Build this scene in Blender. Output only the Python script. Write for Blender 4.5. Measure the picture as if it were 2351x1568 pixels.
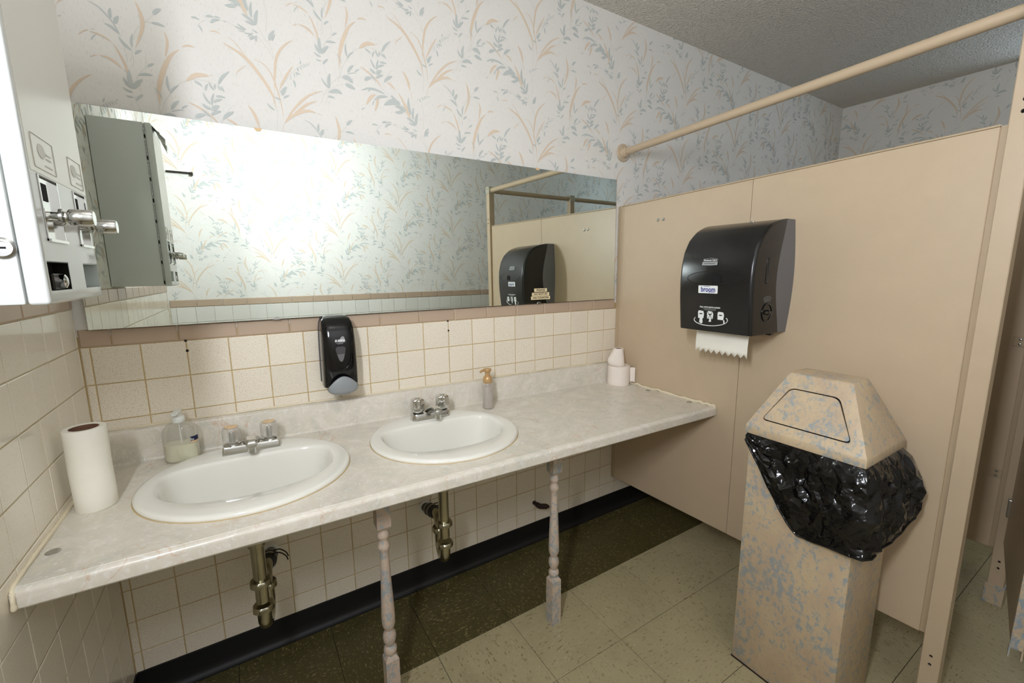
import bpy, bmesh, math, random
from mathutils import Vector, Matrix, noise
random.seed(7)
scene = bpy.context.scene
for o in list(bpy.data.objects): bpy.data.objects.remove(o, do_unlink=True)
COL = scene.collection

# ---------------------------------------------------------------- camera
CAM = Vector((0.3814, -1.67366, 1.37346))
YAW, PITCH, ROLL, FPX = 0.55695, 0.16283, -0.00996, 992.9
def cam_axes():
    sa, ca, sb, cb = math.sin(YAW), math.cos(YAW), math.sin(PITCH), math.cos(PITCH)
    f = Vector((sa*cb, ca*cb, -sb)); r = Vector((ca, -sa, 0)); u = r.cross(f)
    return (math.cos(ROLL)*r+math.sin(ROLL)*u, -math.sin(ROLL)*r+math.cos(ROLL)*u, f)
cr, cu, cf = cam_axes()
cam_data = bpy.data.cameras.new('camera'); cam = bpy.data.objects.new('camera', cam_data); COL.objects.link(cam)
cam_data.sensor_width = 36.0; cam_data.lens = FPX*36.0/2351.0; cam_data.clip_start = 0.02
cam.matrix_world = Matrix((( cr.x, cu.x, -cf.x, CAM.x), (cr.y, cu.y, -cf.y, CAM.y), (cr.z, cu.z, -cf.z, CAM.z), (0,0,0,1)))
scene.camera = cam

# ---------------------------------------------------------------- world, daylight, exposure
world = bpy.data.worlds.new('world'); scene.world = world; world.use_nodes = True
bg = world.node_tree.nodes['Background']; bg.inputs['Color'].default_value = (0.70, 0.83, 1.0, 1); bg.inputs['Strength'].default_value = 5.0
vs = scene.view_settings
vs.view_transform = 'Standard'; vs.look = 'None'; vs.exposure = 0.10; vs.gamma = 1.0; vs.use_curve_mapping = False
try:
    scene.cycles.use_denoising = True
    scene.cycles.max_bounces = 9; scene.cycles.diffuse_bounces = 5; scene.cycles.glossy_bounces = 5
    scene.cycles.transmission_bounces = 4; scene.cycles.transparent_max_bounces = 10
    scene.cycles.adaptive_threshold = 0.06; scene.cycles.use_light_tree = False
    scene.cycles.sample_clamp_indirect = 12.0
except Exception: pass

# room dimensions (metres): back wall y=0, floor z=0
XL, XR, YF, ZC = -0.022, 4.45, -2.212, 2.578
TP = 0.11096            # wall tile pitch
ZT = 1.1678             # top of the tiles on the back wall

FLASH = (0.66, -0.85, 2.26); FLASH_AIM = (0.70, YF, 2.18); FLASH_W = 98.0; FLASH_COLOR = (0.82, 0.88, 1.0)
STROBE = (0.046, -1.62, 1.80); STROBE_W = 21.5; STROBE_COLOR = (0.87, 0.91, 1.0)

# ---------------------------------------------------------------- node helpers
def lin(c):
    c = c/255.0
    return c/12.92 if c <= 0.04045 else ((c+0.055)/1.055)**2.4
def rgb(r, g, b): return (lin(r), lin(g), lin(b), 1.0)
class NT:
    def __init__(s, name):
        s.m = bpy.data.materials.new(name); s.m.use_nodes = True; s.t = s.m.node_tree
        s.b = s.t.nodes['Principled BSDF']; s.out = s.t.nodes['Material Output']
    def n(s, typ, **kw):
        x = s.t.nodes.new(typ)
        for k, v in kw.items(): setattr(x, k, v)
        return x
    def l(s, a, b): s.t.links.new(a, b)
    def pos(s, scale=(1,1,1), obj=False):
        mp = s.n('ShaderNodeMapping'); mp.inputs['Scale'].default_value = scale
        if obj: s.l(s.n('ShaderNodeTexCoord').outputs['Object'], mp.inputs['Vector'])
        else: s.l(s.n('ShaderNodeNewGeometry').outputs['Position'], mp.inputs['Vector'])
        return mp.outputs['Vector']
    def noise(s, vec, scale, detail=3.0, rough=0.55, dist=0.0):
        x = s.n('ShaderNodeTexNoise'); x.inputs['Scale'].default_value = scale; x.inputs['Detail'].default_value = detail
        x.inputs['Roughness'].default_value = rough; x.inputs['Distortion'].default_value = dist
        s.l(vec, x.inputs['Vector']); return x.outputs['Fac']
    def ramp(s, fac, stops, interp='LINEAR'):
        x = s.n('ShaderNodeValToRGB'); x.color_ramp.interpolation = interp
        e = x.color_ramp.elements
        while len(e) < len(stops): e.new(0.5)
        for i, (p, c) in enumerate(stops): e[i].position = p; e[i].color = c if len(c) == 4 else (*c, 1)
        s.l(fac, x.inputs['Fac']); return x.outputs['Color']
    def mask(s, fac, a, b): return s.ramp(fac, [(a, (0,0,0,1)), (b, (1,1,1,1))])
    def mix(s, fac, a, b, mode='MIX'):
        x = s.n('ShaderNodeMix', data_type='RGBA', blend_type=mode)
        if isinstance(fac, float): x.inputs[0].default_value = fac
        else: s.l(fac, x.inputs[0])
        for v, i in ((a, 6), (b, 7)):
            if isinstance(v, tuple): x.inputs[i].default_value = v
            else: s.l(v, x.inputs[i])
        return x.outputs[2]
    def math(s, op, a, b=0.0):
        x = s.n('ShaderNodeMath', operation=op)
        for v, i in ((a, 0), (b, 1)):
            if isinstance(v, (int, float)): x.inputs[i].default_value = v
            else: s.l(v, x.inputs[i])
        return x.outputs[0]
    def color(s, c):
        if isinstance(c, tuple): s.b.inputs['Base Color'].default_value = c
        else: s.l(c, s.b.inputs['Base Color'])
    def bump(s, h, strength=0.3, dist=0.002):
        x = s.n('ShaderNodeBump'); x.inputs['Strength'].default_value = strength; x.inputs['Distance'].default_value = dist
        s.l(h, x.inputs['Height']); s.l(x.outputs['Normal'], s.b.inputs['Normal'])
    def set(s, rough=None, metal=None, **kw):
        if rough is not None: s.b.inputs['Roughness'].default_value = rough
        if metal is not None: s.b.inputs['Metallic'].default_value = metal
        for k, v in kw.items(): s.b.inputs[k.replace('_', ' ')].default_value = v
        return s.m

def plain(name, c, rough=0.5, metal=0.0, var=0.0, bscale=0, bstr=0.2, bdist=0.001, **kw):
    t = NT(name)
    if var:
        t.color(t.mix(t.noise(t.pos(), 14.0, 4.0), rgb(*[max(0, v*(1-var)) for v in c]), rgb(*[min(255, v*(1+var)) for v in c])))
    else: t.color(rgb(*c))
    if bscale: t.bump(t.noise(t.pos(), bscale, 2.0), bstr, bdist)
    return t.set(rough, metal, **kw)

def m_tile(name, c, speck, rough, amount=0.62):
    t = NT(name); p = t.pos()
    oi = t.n('ShaderNodeObjectInfo')
    base = t.mix(oi.outputs['Random'], rgb(*[v*0.985 for v in c]), rgb(*[min(255, v*1.02) for v in c]))
    col = t.mix(t.mask(t.noise(p, 420.0, 2.0, 0.6), amount, amount+0.07), base, rgb(*speck))
    t.color(col); t.bump(t.noise(p, 9.0, 1.0), 0.05, 0.004)
    return t.set(rough)

def m_wallpaper():
    t = NT('wallpaper'); p = t.pos((1, 1, 0.13))
    a = t.mask(t.noise(p, 520.0, 2.0, 0.6), 0.60, 0.70)
    col = t.mix(a, rgb(230, 227, 220), rgb(210, 206, 199))
    t.color(col); t.bump(t.noise(p, 420.0, 3.0), 0.25, 0.0008)
    return t.set(0.75)

def m_laminate():
    t = NT('laminate'); p = t.pos()
    n1 = t.noise(p, 9.0, 6.0, 0.62, 1.6)
    col = t.ramp(n1, [(0.30, rgb(203, 200, 187)), (0.46, rgb(215, 209, 194)), (0.56, rgb(221, 213, 199)), (0.72, rgb(231, 228, 216))])
    n2 = t.noise(p, 34.0, 5.0, 0.7, 2.5)
    col = t.mix(t.mask(n2, 0.52, 0.66), col, rgb(230, 226, 217))
    v = t.math('ABSOLUTE', t.math('SUBTRACT', t.noise(p, 5.0, 4.0, 0.6, 1.2), 0.5))
    line = t.ramp(v, [(0.0, (1,1,1,1)), (0.011, (0,0,0,1))])
    gate = t.mask(t.noise(p, 7.5, 2.0), 0.50, 0.60)
    col = t.mix(t.mix(0.55, (0,0,0,1), t.mix(line, (0,0,0,1), gate)), col, rgb(205, 162, 128))
    t.color(col); return t.set(0.28)

def m_vct(name, base, dark, light, da=0.63, la=0.68):
    t = NT(name); p = t.pos((1.0, 3.6, 1.0), obj=True); w = t.pos()
    add = t.n('ShaderNodeVectorMath', operation='ADD')
    oi = t.n('ShaderNodeObjectInfo'); sc = t.n('ShaderNodeVectorMath', operation='SCALE'); sc.inputs['Scale'].default_value = 37.0
    t.l(oi.outputs['Location'], sc.inputs[0]); t.l(p, add.inputs[0]); t.l(sc.outputs[0], add.inputs[1]); q = add.outputs[0]
    col = t.mix(t.noise(w, 5.0, 4.0), rgb(*[v*0.90 for v in base]), rgb(*[min(255, v*1.07) for v in base]))
    col = t.mix(t.mask(t.noise(q, 44.0, 3.0, 0.62), da, da+0.04), col, rgb(*dark))
    col = t.mix(t.mask(t.noise(q, 61.0, 2.0, 0.6), la, la+0.03), col, rgb(*light))
    st = t.mask(t.noise(w, 2.4, 5.0, 0.65, 0.4), 0.57, 0.74)
    col = t.mix(t.math('MULTIPLY', st, 0.45), col, rgb(*[v*0.72 for v in base]))
    t.color(col); t.bump(t.noise(w, 60.0, 2.0), 0.06, 0.001)
    return t.set(0.36)

def m_spatter(name, c, blue, amt=0.55, rough=0.5):
    t = NT(name); p = t.pos((1, 1, 0.75))
    col = t.mix(t.mask(t.noise(p, 11.0, 3.0), 0.42, 0.62), rgb(*c), rgb(*[v*f for v, f in zip(c, (0.95, 0.94, 0.96))]))
    n = t.noise(p, 62.0, 6.0, 0.74, 0.35); g = t.noise(p, 9.0, 3.0)
    k = t.math('ADD', n, t.math('MULTIPLY', t.math('SUBTRACT', g, 0.5), 0.34))
    col = t.mix(t.math('MULTIPLY', t.mask(k, amt, amt+0.07), 0.80), col, rgb(*blue))
    n3 = t.math('ADD', t.noise(p, 95.0, 6.0, 0.78), t.math('MULTIPLY', t.math('SUBTRACT', t.noise(p, 7.0, 2.0), 0.5), 0.25))
    col = t.mix(t.math('MULTIPLY', t.mask(n3, 0.53, 0.62), 0.45), col, rgb(*[v*f for v, f in zip(c, (0.85, 0.84, 0.88))]))
    t.color(col); t.bump(t.noise(p, 140.0, 3.0), 0.3, 0.001)
    return t.set(rough)

def m_brick_tiles(name, c, grout):
    # far or unseen tiled wall: joints only as print
    t = NT(name); g = t.n('ShaderNodeNewGeometry'); sx = t.n('ShaderNodeSeparateXYZ'); t.l(g.outputs['Position'], sx.inputs[0])
    u = t.math('ADD', sx.outputs[0], sx.outputs[1]); 
    def joint(v, off):
        f = t.math('FRACT', t.math('DIVIDE', t.math('ADD', v, off), TP))
        return t.math('LESS_THAN', t.math('ABSOLUTE', t.math('SUBTRACT', f, 0.5)), 0.484)
    m = t.math('MULTIPLY', joint(u, 20*TP+TP/2), joint(sx.outputs[2], 20*TP-ZT+TP/2))
    t.color(t.mix(m, rgb(*grout), rgb(*c))); return t.set(0.3)

M = {}
M['wallpaper'] = m_wallpaper()
M['leaf_print'] = plain('leaf_print', (194, 199, 195), 0.75)
M['blade_print'] = plain('blade_print', (223, 204, 181), 0.75)
M['stem_print'] = plain('stem_print', (208, 208, 197), 0.75)
M['tile'] = m_tile('cream_tile', (236, 227, 209), (198, 176, 146), 0.22, 0.575)
M['tile_left'] = m_tile('cream_tile_smooth', (241, 234, 218), (212, 200, 176), 0.14, 0.62)
M['tile_front'] = m_tile('white_tile', (226, 224, 216), (208, 204, 194), 0.16, 0.68)
M['trim'] = m_tile('beige_trim_tile', (188, 166, 144), (178, 155, 132), 0.28, 0.66)
M['grout'] = plain('grout', (192, 168, 120), 0.9, var=0.14, bscale=300, bstr=0.4)
M['grout_left'] = plain('grout_left', (198, 184, 150), 0.9, var=0.1)
M['tile_far'] = m_brick_tiles('tile_far', (226, 217, 198), (172, 155, 115))
M['ceiling'] = plain('popcorn_ceiling', (232, 226, 214), 0.85, bscale=105, bstr=1.0, bdist=0.022)
M['cove'] = plain('black_vinyl', (12, 12, 12), 0.55, bscale=40, bstr=0.05)
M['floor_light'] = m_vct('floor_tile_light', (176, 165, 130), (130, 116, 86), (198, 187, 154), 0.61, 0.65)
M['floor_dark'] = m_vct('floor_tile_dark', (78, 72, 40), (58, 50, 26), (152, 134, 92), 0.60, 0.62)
M['subfloor'] = plain('floor_joint', (38, 32, 22), 0.9)
M['laminate'] = m_laminate()
M['caulk'] = plain('caulk', (226, 214, 186), 0.55, var=0.06, bscale=90, bstr=0.6, bdist=0.003)
M['porcelain'] = plain('porcelain', (232, 230, 220), 0.10)
M['chrome'] = plain('chrome', (205, 205, 202), 0.10, 1.0)
M['satin_metal'] = plain('satin_metal', (190, 190, 188), 0.28, 1.0, bscale=60, bstr=0.1)
M['brass_pipe'] = plain('tarnished_pipe', (172, 168, 148), 0.24, 1.0, var=0.2, bscale=50, bstr=0.1)
M['rubber'] = plain('black_rubber', (22, 21, 20), 0.45)
M['rust'] = plain('rusty_iron', (44, 30, 24), 0.8, var=0.4, bscale=200, bstr=0.5)
def m_clear(name, tint, gloss, rough=0.03):
    t = NT(name); t.t.nodes.remove(t.b)
    a = t.n('ShaderNodeBsdfTransparent'); a.inputs['Color'].default_value = tint
    g = t.n('ShaderNodeBsdfGlossy'); g.inputs['Roughness'].default_value = rough
    f = t.n('ShaderNodeLayerWeight'); f.inputs['Blend'].default_value = 0.35
    k = t.math('MINIMUM', t.math('ADD', t.math('MULTIPLY', f.outputs['Facing'], 0.55), gloss), 1.0)
    x = t.n('ShaderNodeMixShader'); t.l(k, x.inputs[0])
    t.l(a.outputs[0], x.inputs[1]); t.l(g.outputs[0], x.inputs[2])
    df = t.n('ShaderNodeBsdfDiffuse'); df.inputs['Color'].default_value = (0.9, 0.9, 0.87, 1); y = t.n('ShaderNodeMixShader'); y.inputs[0].default_value = 0.10
    t.l(x.outputs[0], y.inputs[1]); t.l(df.outputs[0], y.inputs[2]); t.l(y.outputs[0], t.out.inputs['Surface']); return t.m
M['acrylic'] = m_clear('clear_acrylic', (0.985, 0.98, 0.965, 1), 0.12)
M['clear_plastic'] = m_clear('clear_plastic', (0.95, 0.95, 0.93, 1), 0.05)
M['liquid_yellow'] = plain('yellow_soap', (228, 225, 196), 0.15)
M['liquid_pink'] = plain('clear_pink_soap', (196, 184, 176), 0.15)
M['white_plastic'] = plain('white_plastic', (232, 234, 228), 0.35)
M['gold_plastic'] = plain('gold_plastic', (196, 160, 112), 0.35, 0.3)
M['tan_cap'] = plain('tan_cap', (222, 190, 146), 0.4)
M['navy'] = plain('navy_print', (30, 32, 70), 0.5)
M['white_print'] = plain('white_print', (228, 230, 228), 0.5)
M['grey_print'] = plain('grey_print', (150, 152, 152), 0.5)
M['black_print'] = plain('black_print', (24, 22, 20), 0.5)
M['blue_print'] = plain('blue_print', (38, 40, 130), 0.5)
M['paper'] = plain('paper', (240, 236, 222), 0.9, var=0.02, bscale=260, bstr=0.4, bdist=0.0012)
M['tissue'] = plain('tissue', (240, 230, 220), 0.9, bscale=200, bstr=0.2)
M['cardboard'] = plain('cardboard', (118, 84, 62), 0.85)
M['partition'] = plain('beige_paint', (194, 174, 146), 0.36, var=0.02, bscale=230, bstr=0.14, bdist=0.0008)
M['partition_edge'] = plain('beige_paint_edge', (184, 164, 134), 0.4)
M['peeling'] = m_spatter('peeling_paint', (196, 178, 150), (120, 150, 172), 0.50)
M['cap_metal'] = m_spatter('worn_cap', (196, 192, 172), (120, 122, 112), 0.56)
M['hole'] = plain('hole_dark', (6, 5, 5), 0.9)
M['black_plastic'] = plain('black_plastic', (22, 22, 22), 0.24, bscale=600, bstr=0.06, bdist=0.0004)
M['gloss_black'] = plain('gloss_black', (10, 10, 11), 0.12)
M['smoke_plastic'] = plain('smoke_plastic', (40, 36, 32), 0.22)
M['grey_plastic'] = plain('grey_plastic', (104, 103, 104), 0.42, bscale=500, bstr=0.1, bdist=0.0004)
M['push_grey'] = plain('push_grey', (142, 146, 148), 0.4)
M['window_grey'] = plain('window_grey', (72, 72, 74), 0.15)
M['spatter'] = m_spatter('sponge_paint_can', (198, 177, 144), (138, 153, 160), 0.522)
M['spatter_leg'] = m_spatter('sponge_paint_leg', (202, 183, 160), (138, 156, 166), 0.515)
def m_bag():
    t = NT('black_bag'); p = t.pos(); t.color(rgb(10, 10, 11))
    def ridge(sc, d): return t.math('ABSOLUTE', t.math('SUBTRACT', t.noise(p, sc, 2.0, 0.5, d), 0.5))
    hgt = t.math('ADD', t.math('MULTIPLY', ridge(13.0, 0.6), 1.0), t.math('MULTIPLY', ridge(31.0, 0.3), 0.35))
    t.bump(hgt, 0.55, 0.03); return t.set(0.16)
M['bag'] = m_bag()
M['enamel'] = plain('white_enamel', (210, 213, 210), 0.16)
M['enamel_side'] = plain('grey_enamel', (188, 196, 192), 0.30)
M['cream_panel'] = plain('cream_panel', (222, 220, 208), 0.22)
M['faint_print'] = plain('faint_print', (206, 204, 194), 0.4)
M['sticker_cream'] = plain('sticker_cream', (232, 214, 172), 0.5)
M['foil'] = plain('foil', (222, 222, 224), 0.18, 1.0, bscale=45, bstr=0.8, bdist=0.01)
M['dark_metal'] = plain('dark_metal', (48, 44, 38), 0.35, 0.8)
M['lamp_white'] = plain('lamp_white', (225, 225, 220), 0.5)
M['window_frame'] = plain('window_frame', (205, 208, 210), 0.4)
def m_mirror():
    t = NT('mirror_silver'); t.color((0.80, 0.85, 0.79, 1)); return t.set(0.0, 1.0)
M['mirror'] = m_mirror()
M['mirror_edge'] = plain('mirror_edge', (70, 82, 74), 0.15)
def m_pane():
    t = NT('window_pane'); t.t.nodes.remove(t.b)
    a = t.n('ShaderNodeBsdfTransparent'); g = t.n('ShaderNodeBsdfGlossy'); g.inputs['Roughness'].default_value = 0.02
    a.inputs['Color'].default_value = (0.93, 0.96, 0.97, 1)
    x = t.n('ShaderNodeMixShader'); x.inputs[0].default_value = 0.06
    t.l(a.outputs[0], x.inputs[1]); t.l(g.outputs[0], x.inputs[2]); t.l(x.outputs[0], t.out.inputs['Surface']); return t.m
M['pane'] = m_pane()

# ---------------------------------------------------------------- mesh helpers
def link(o, parent=None):
    COL.objects.link(o)
    if parent is not None: o.parent = parent
    return o
def obj(name, me, mat=None, parent=None, smooth=None):
    if isinstance(me, bmesh.types.BMesh):
        bm = me; me = bpy.data.meshes.new(name); bm.normal_update(); bm.to_mesh(me); bm.free()
    if mat is not None:
        for k in (mat if isinstance(mat, (list, tuple)) else [mat]): me.materials.append(M[k])
    if smooth is not None:
        me.polygons.foreach_set('use_smooth', [True]*len(me.polygons))
        if smooth < 179:
            try: me.set_sharp_from_angle(angle=math.radians(smooth))
            except Exception: pass
    return link(bpy.data.objects.new(name, me), parent)
def tag(o, label=None, cat=None, group=None, kind=None):
    if label: o['label'] = label
    if cat: o['category'] = cat
    if group: o['group'] = group
    if kind: o['kind'] = kind
    return o
def thing(name, label, cat, loc=(0,0,0), group=None, rotz=0.0):
    o = bpy.data.objects.new(name, None); COL.objects.link(o); o.location = loc; o.rotation_euler = (0, 0, rotz)
    o.empty_display_size = 0.05
    return tag(o, label, cat, group)
def bm_box(x0, x1, y0, y1, z0, z1, bev=0.0, seg=2, bm=None):
    own = bm is None
    if own: bm = bmesh.new()
    vs_ = [bm.verts.new(p) for p in ((x0,y0,z0),(x1,y0,z0),(x1,y1,z0),(x0,y1,z0),(x0,y0,z1),(x1,y0,z1),(x1,y1,z1),(x0,y1,z1))]
    fs = [bm.faces.new([vs_[i] for i in f]) for f in ((0,3,2,1),(4,5,6,7),(0,1,5,4),(1,2,6,5),(2,3,7,6),(3,0,4,7))]
    if bev > 0:
        es = list({e for f in fs for e in f.edges})
        bmesh.ops.bevel(bm, geom=es, offset=bev, segments=seg, profile=0.5, affect='EDGES')
    return bm
def bm_lathe(prof, n=32, bm=None, center=(0,0), cap=True, a0=0.0):
    own = bm is None
    if own: bm = bmesh.new()
    rings = []
    for r, z in prof:
        rings.append([bm.verts.new((center[0]+r*math.cos(a0+2*math.pi*i/n), center[1]+r*math.sin(a0+2*math.pi*i/n), z)) for i in range(n)])
    for a, b in zip(rings[:-1], rings[1:]):
        for i in range(n):
            j = (i+1) % n; bm.faces.new((a[i], a[j], b[j], b[i]))
    if cap:
        bm.faces.new(list(reversed(rings[0]))); bm.faces.new(rings[-1])
    return bm
def bm_rings(rings, cap0=True, cap1=True, closed=True, bm=None):
    if bm is None: bm = bmesh.new()
    R = [[bm.verts.new(p) for p in r] for r in rings]
    for a, b in zip(R[:-1], R[1:]):
        n = len(a)
        for i in range(n if closed else n-1):
            j = (i+1) % n; bm.faces.new((a[i], a[j], b[j], b[i]))
    if cap0: bm.faces.new(list(reversed(R[0])))
    if cap1: bm.faces.new(R[-1])
    return bm
def smooth_path(pts, n=8):
    P = [Vector(p) for p in pts]; out = []
    for i in range(len(P)-1):
        p0 = P[max(i-1, 0)]; p1 = P[i]; p2 = P[i+1]; p3 = P[min(i+2, len(P)-1)]
        for k in range(n):
            t = k/n
            out.append(0.5*((2*p1)+(p2-p0)*t+(2*p0-5*p1+4*p2-p3)*t*t+(3*p1-p0-3*p2+p3)*t**3))
    out.append(P[-1]); return out
def bm_tube(pts, r, n=14, bm=None, cap=True):
    if bm is None: bm = bmesh.new()
    P = [Vector(p) for p in pts]; rr = r if isinstance(r, (list, tuple)) else [r]*len(P)
    rings = []; up = None
    for i, p in enumerate(P):
        d = (P[min(i+1, len(P)-1)]-P[max(i-1, 0)]).normalized()
        if up is None: up = Vector((0,0,1)) if abs(d.z) < 0.9 else Vector((1,0,0))
        a = d.cross(up).normalized(); up = a.cross(d).normalized()
        rings.append([p+rr[i]*(math.cos(2*math.pi*k/n)*a+math.sin(2*math.pi*k/n)*up) for k in range(n)])
    return bm_rings([[v for v in reversed(r_)] for r_ in rings], cap, cap, bm=bm)
def bm_prism(poly, d0, d1, axis='y', bm=None):
    # poly: 2-D outline; extruded between d0 and d1 along axis
    if bm is None: bm = bmesh.new()
    def P(a, b, d): return {'x': (d, a, b), 'y': (a, d, b), 'z': (a, b, d)}[axis]
    A = [bm.verts.new(P(a, b, d0)) for a, b in poly]; B = [bm.verts.new(P(a, b, d1)) for a, b in poly]
    n = len(poly); fs = [bm.faces.new(A), bm.faces.new(list(reversed(B)))]
    for i in range(n):
        j = (i+1) % n; fs.append(bm.faces.new((A[j], A[i], B[i], B[j])))
    bmesh.ops.recalc_face_normals(bm, faces=fs); return bm
def boolean(me_a, cutters, op='DIFFERENCE'):
    a = bpy.data.objects.new('tmp', me_a); COL.objects.link(a); cs = []
    for c in cutters:
        me = bpy.data.meshes.new('cut'); bmesh.ops.recalc_face_normals(c, faces=c.faces[:]); c.to_mesh(me); c.free()
        co = bpy.data.objects.new('cut', me); COL.objects.link(co); cs.append(co)
        md = a.modifiers.new('b', 'BOOLEAN'); md.operation = op; md.object = co; md.solver = 'EXACT'
    dg = bpy.context.evaluated_depsgraph_get(); dg.update()
    res = bpy.data.meshes.new_from_object(a.evaluated_get(dg))
    for o in [a]+cs: bpy.data.objects.remove(o, do_unlink=True)
    return res
def to_mesh(bm):
    me = bpy.data.meshes.new('m'); bm.normal_update(); bm.to_mesh(me); bm.free(); return me
def text(name, body, size, mat, parent, loc, normal, up=(0,0,1), align='CENTER', sx=1.0, shear=0.0, extrude=0.0002, bold=0.0):
    cu_ = bpy.data.curves.new('t', 'FONT'); cu_.body = body; cu_.size = size; cu_.align_x = align; cu_.align_y = 'CENTER'
    cu_.extrude = extrude; cu_.resolution_u = 3; cu_.shear = shear; cu_.offset = bold
    ob = bpy.data.objects.new('t', cu_); COL.objects.link(ob)
    dg = bpy.context.evaluated_depsgraph_get(); dg.update()
    me = bpy.data.meshes.new_from_object(ob.evaluated_get(dg)); bpy.data.objects.remove(ob, do_unlink=True)
    n = Vector(normal).normalized(); u = Vector(up); r = u.cross(n).normalized(); u = n.cross(r).normalized(); L = Vector(loc)
    for v in me.vertices:
        c = v.co.copy(); v.co = L+r*(c.x*sx)+u*c.y+n*c.z
    return obj(name, me, mat, parent)
def decal(name, poly, mat, parent, loc, normal, up=(0,0,1), t=0.0006):
    # thin sticker: outline in (right, up) coordinates
    n = Vector(normal).normalized(); u = Vector(up); r = u.cross(n).normalized(); u = n.cross(r).normalized(); L = Vector(loc)
    bm = bmesh.new()
    A = [bm.verts.new(L+r*a+u*b+n*t) for a, b in poly]; B = [bm.verts.new(L+r*a+u*b) for a, b in poly]
    bm.faces.new(A); k = len(poly)
    for i in range(k): bm.faces.new((A[(i+1) % k], A[i], B[i], B[(i+1) % k]))
    return obj(name, bm, mat, parent)
def rrect(w, h, r=0.003, n=4):
    out = []
    for cx, cy, a in ((w/2-r, h/2-r, 0), (-w/2+r, h/2-r, 90), (-w/2+r, -h/2+r, 180), (w/2-r, -h/2+r, 270)):
        for k in range(n+1):
            t = math.radians(a+90*k/n); out.append((cx+r*math.cos(t), cy+r*math.sin(t)))
    return out
def ellipse(a, b, n=28): return [(a*math.cos(2*math.pi*k/n), b*math.sin(2*math.pi*k/n)) for k in range(n)]
# ---------------------------------------------------------------- room shell
def boxes_obj(name, boxes, mats, parent=None):
    # boxes: (x0,x1,y0,y1,z0,z1,material index)
    bm = bmesh.new()
    for b in boxes:
        n0 = len(bm.faces); bm_box(*b[:6], bm=bm); bm.faces.ensure_lookup_table()
        for f in bm.faces[n0:]: f.material_index = b[6]
    return obj(name, bm, mats, parent)
ZW = ZT+0.051           # wallpaper starts above the beige trim on the back wall
ZL = ZT+TP              # tiles reach one row higher on the left wall
WB = 0.005
wall_back = tag(boxes_obj('wall_back', [(XL-0.1, 2.12, 0.0017, 0.12, 0, ZW-0.02, 1), (2.12, XR+0.1, WB, 0.12, 0, ZW-0.02, 2), (XL-0.1, XR+0.1, 0.002, 0.12, ZW-0.02, ZC, 0)], ['wallpaper', 'grout', 'tile_far']), kind='structure')
wall_left = tag(boxes_obj('wall_left', [(XL-0.12, XL-0.0017, -1.22, 0.0, 0, ZL+0.03, 1), (XL-0.12, XL-0.005, YF-0.1, -1.22, 0, ZL+0.03, 2), (XL-0.12, XL-0.002, YF-0.1, 0.0, ZL+0.03, ZC, 0)], ['wallpaper', 'grout_left', 'tile_far']), kind='structure')
wall_front = tag(boxes_obj('wall_front', [(XL-0.1, XR+0.1, YF-0.12, YF-0.005, 0, ZW-0.02, 1), (XL-0.1, XR+0.1, YF-0.12, YF-0.002, ZW-0.02, ZC, 0)], ['wallpaper', 'tile_far']), kind='structure')
WY0, WY1, WZ0, WZ1 = -1.95, -0.93, 1.98, 2.44
wall_right = tag(boxes_obj('wall_right', [(XR+0.002, XR+0.12, YF-0.1, 0.1, ZW, WZ0, 0), (XR+0.002, XR+0.12, YF-0.1, 0.1, WZ1, ZC, 0), (XR+0.002, XR+0.12, YF-0.1, WY0, WZ0, WZ1, 0), (XR+0.002, XR+0.12, WY1, 0.1, WZ0, WZ1, 0), (XR, XR+0.12, YF-0.1, 0.1, 0, ZW, 1)], ['wallpaper', 'tile_far']), kind='structure')
ceiling = tag(boxes_obj('ceiling', [(XL-0.1, XR+0.1, YF-0.1, 0.1, ZC, ZC+0.1, 0)], ['ceiling']), kind='structure')
floor = tag(boxes_obj('floor', [(XL-0.1, XR+0.1, YF-0.1, 0.1, -0.12, -0.003, 0)], ['subfloor']), kind='structure')
window_1 = tag(boxes_obj('window_1', [(XR+0.0, XR+0.06, WY0-0.03, WY1+0.03, WZ0-0.04, WZ0, 0), (XR+0.0, XR+0.06, WY0-0.03, WY1+0.03, WZ1, WZ1+0.03, 0), (XR+0.0, XR+0.06, WY0-0.03, WY0, WZ0, WZ1, 0), (XR+0.0, XR+0.06, WY1, WY1+0.03, WZ0, WZ1, 0), (XR+0.02, XR+0.05, -1.455, -1.425, WZ0, WZ1, 0)], ['window_frame']), kind='structure')
obj('pane', bm_box(XR+0.032, XR+0.036, WY0, WY1, WZ0, WZ1), 'pane', window_1)
pd = bpy.data.lights.new('sky_portal', 'AREA'); pd.shape = 'RECTANGLE'; pd.size = WY1-WY0; pd.size_y = WZ1-WZ0
po = bpy.data.objects.new('sky_portal', pd); COL.objects.link(po); po.location = (XR+0.1, (WY0+WY1)/2, (WZ0+WZ1)/2); po.rotation_euler = (math.radians(90), 0, math.radians(90))
try: pd.cycles.is_portal = True
except Exception: pass

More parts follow.
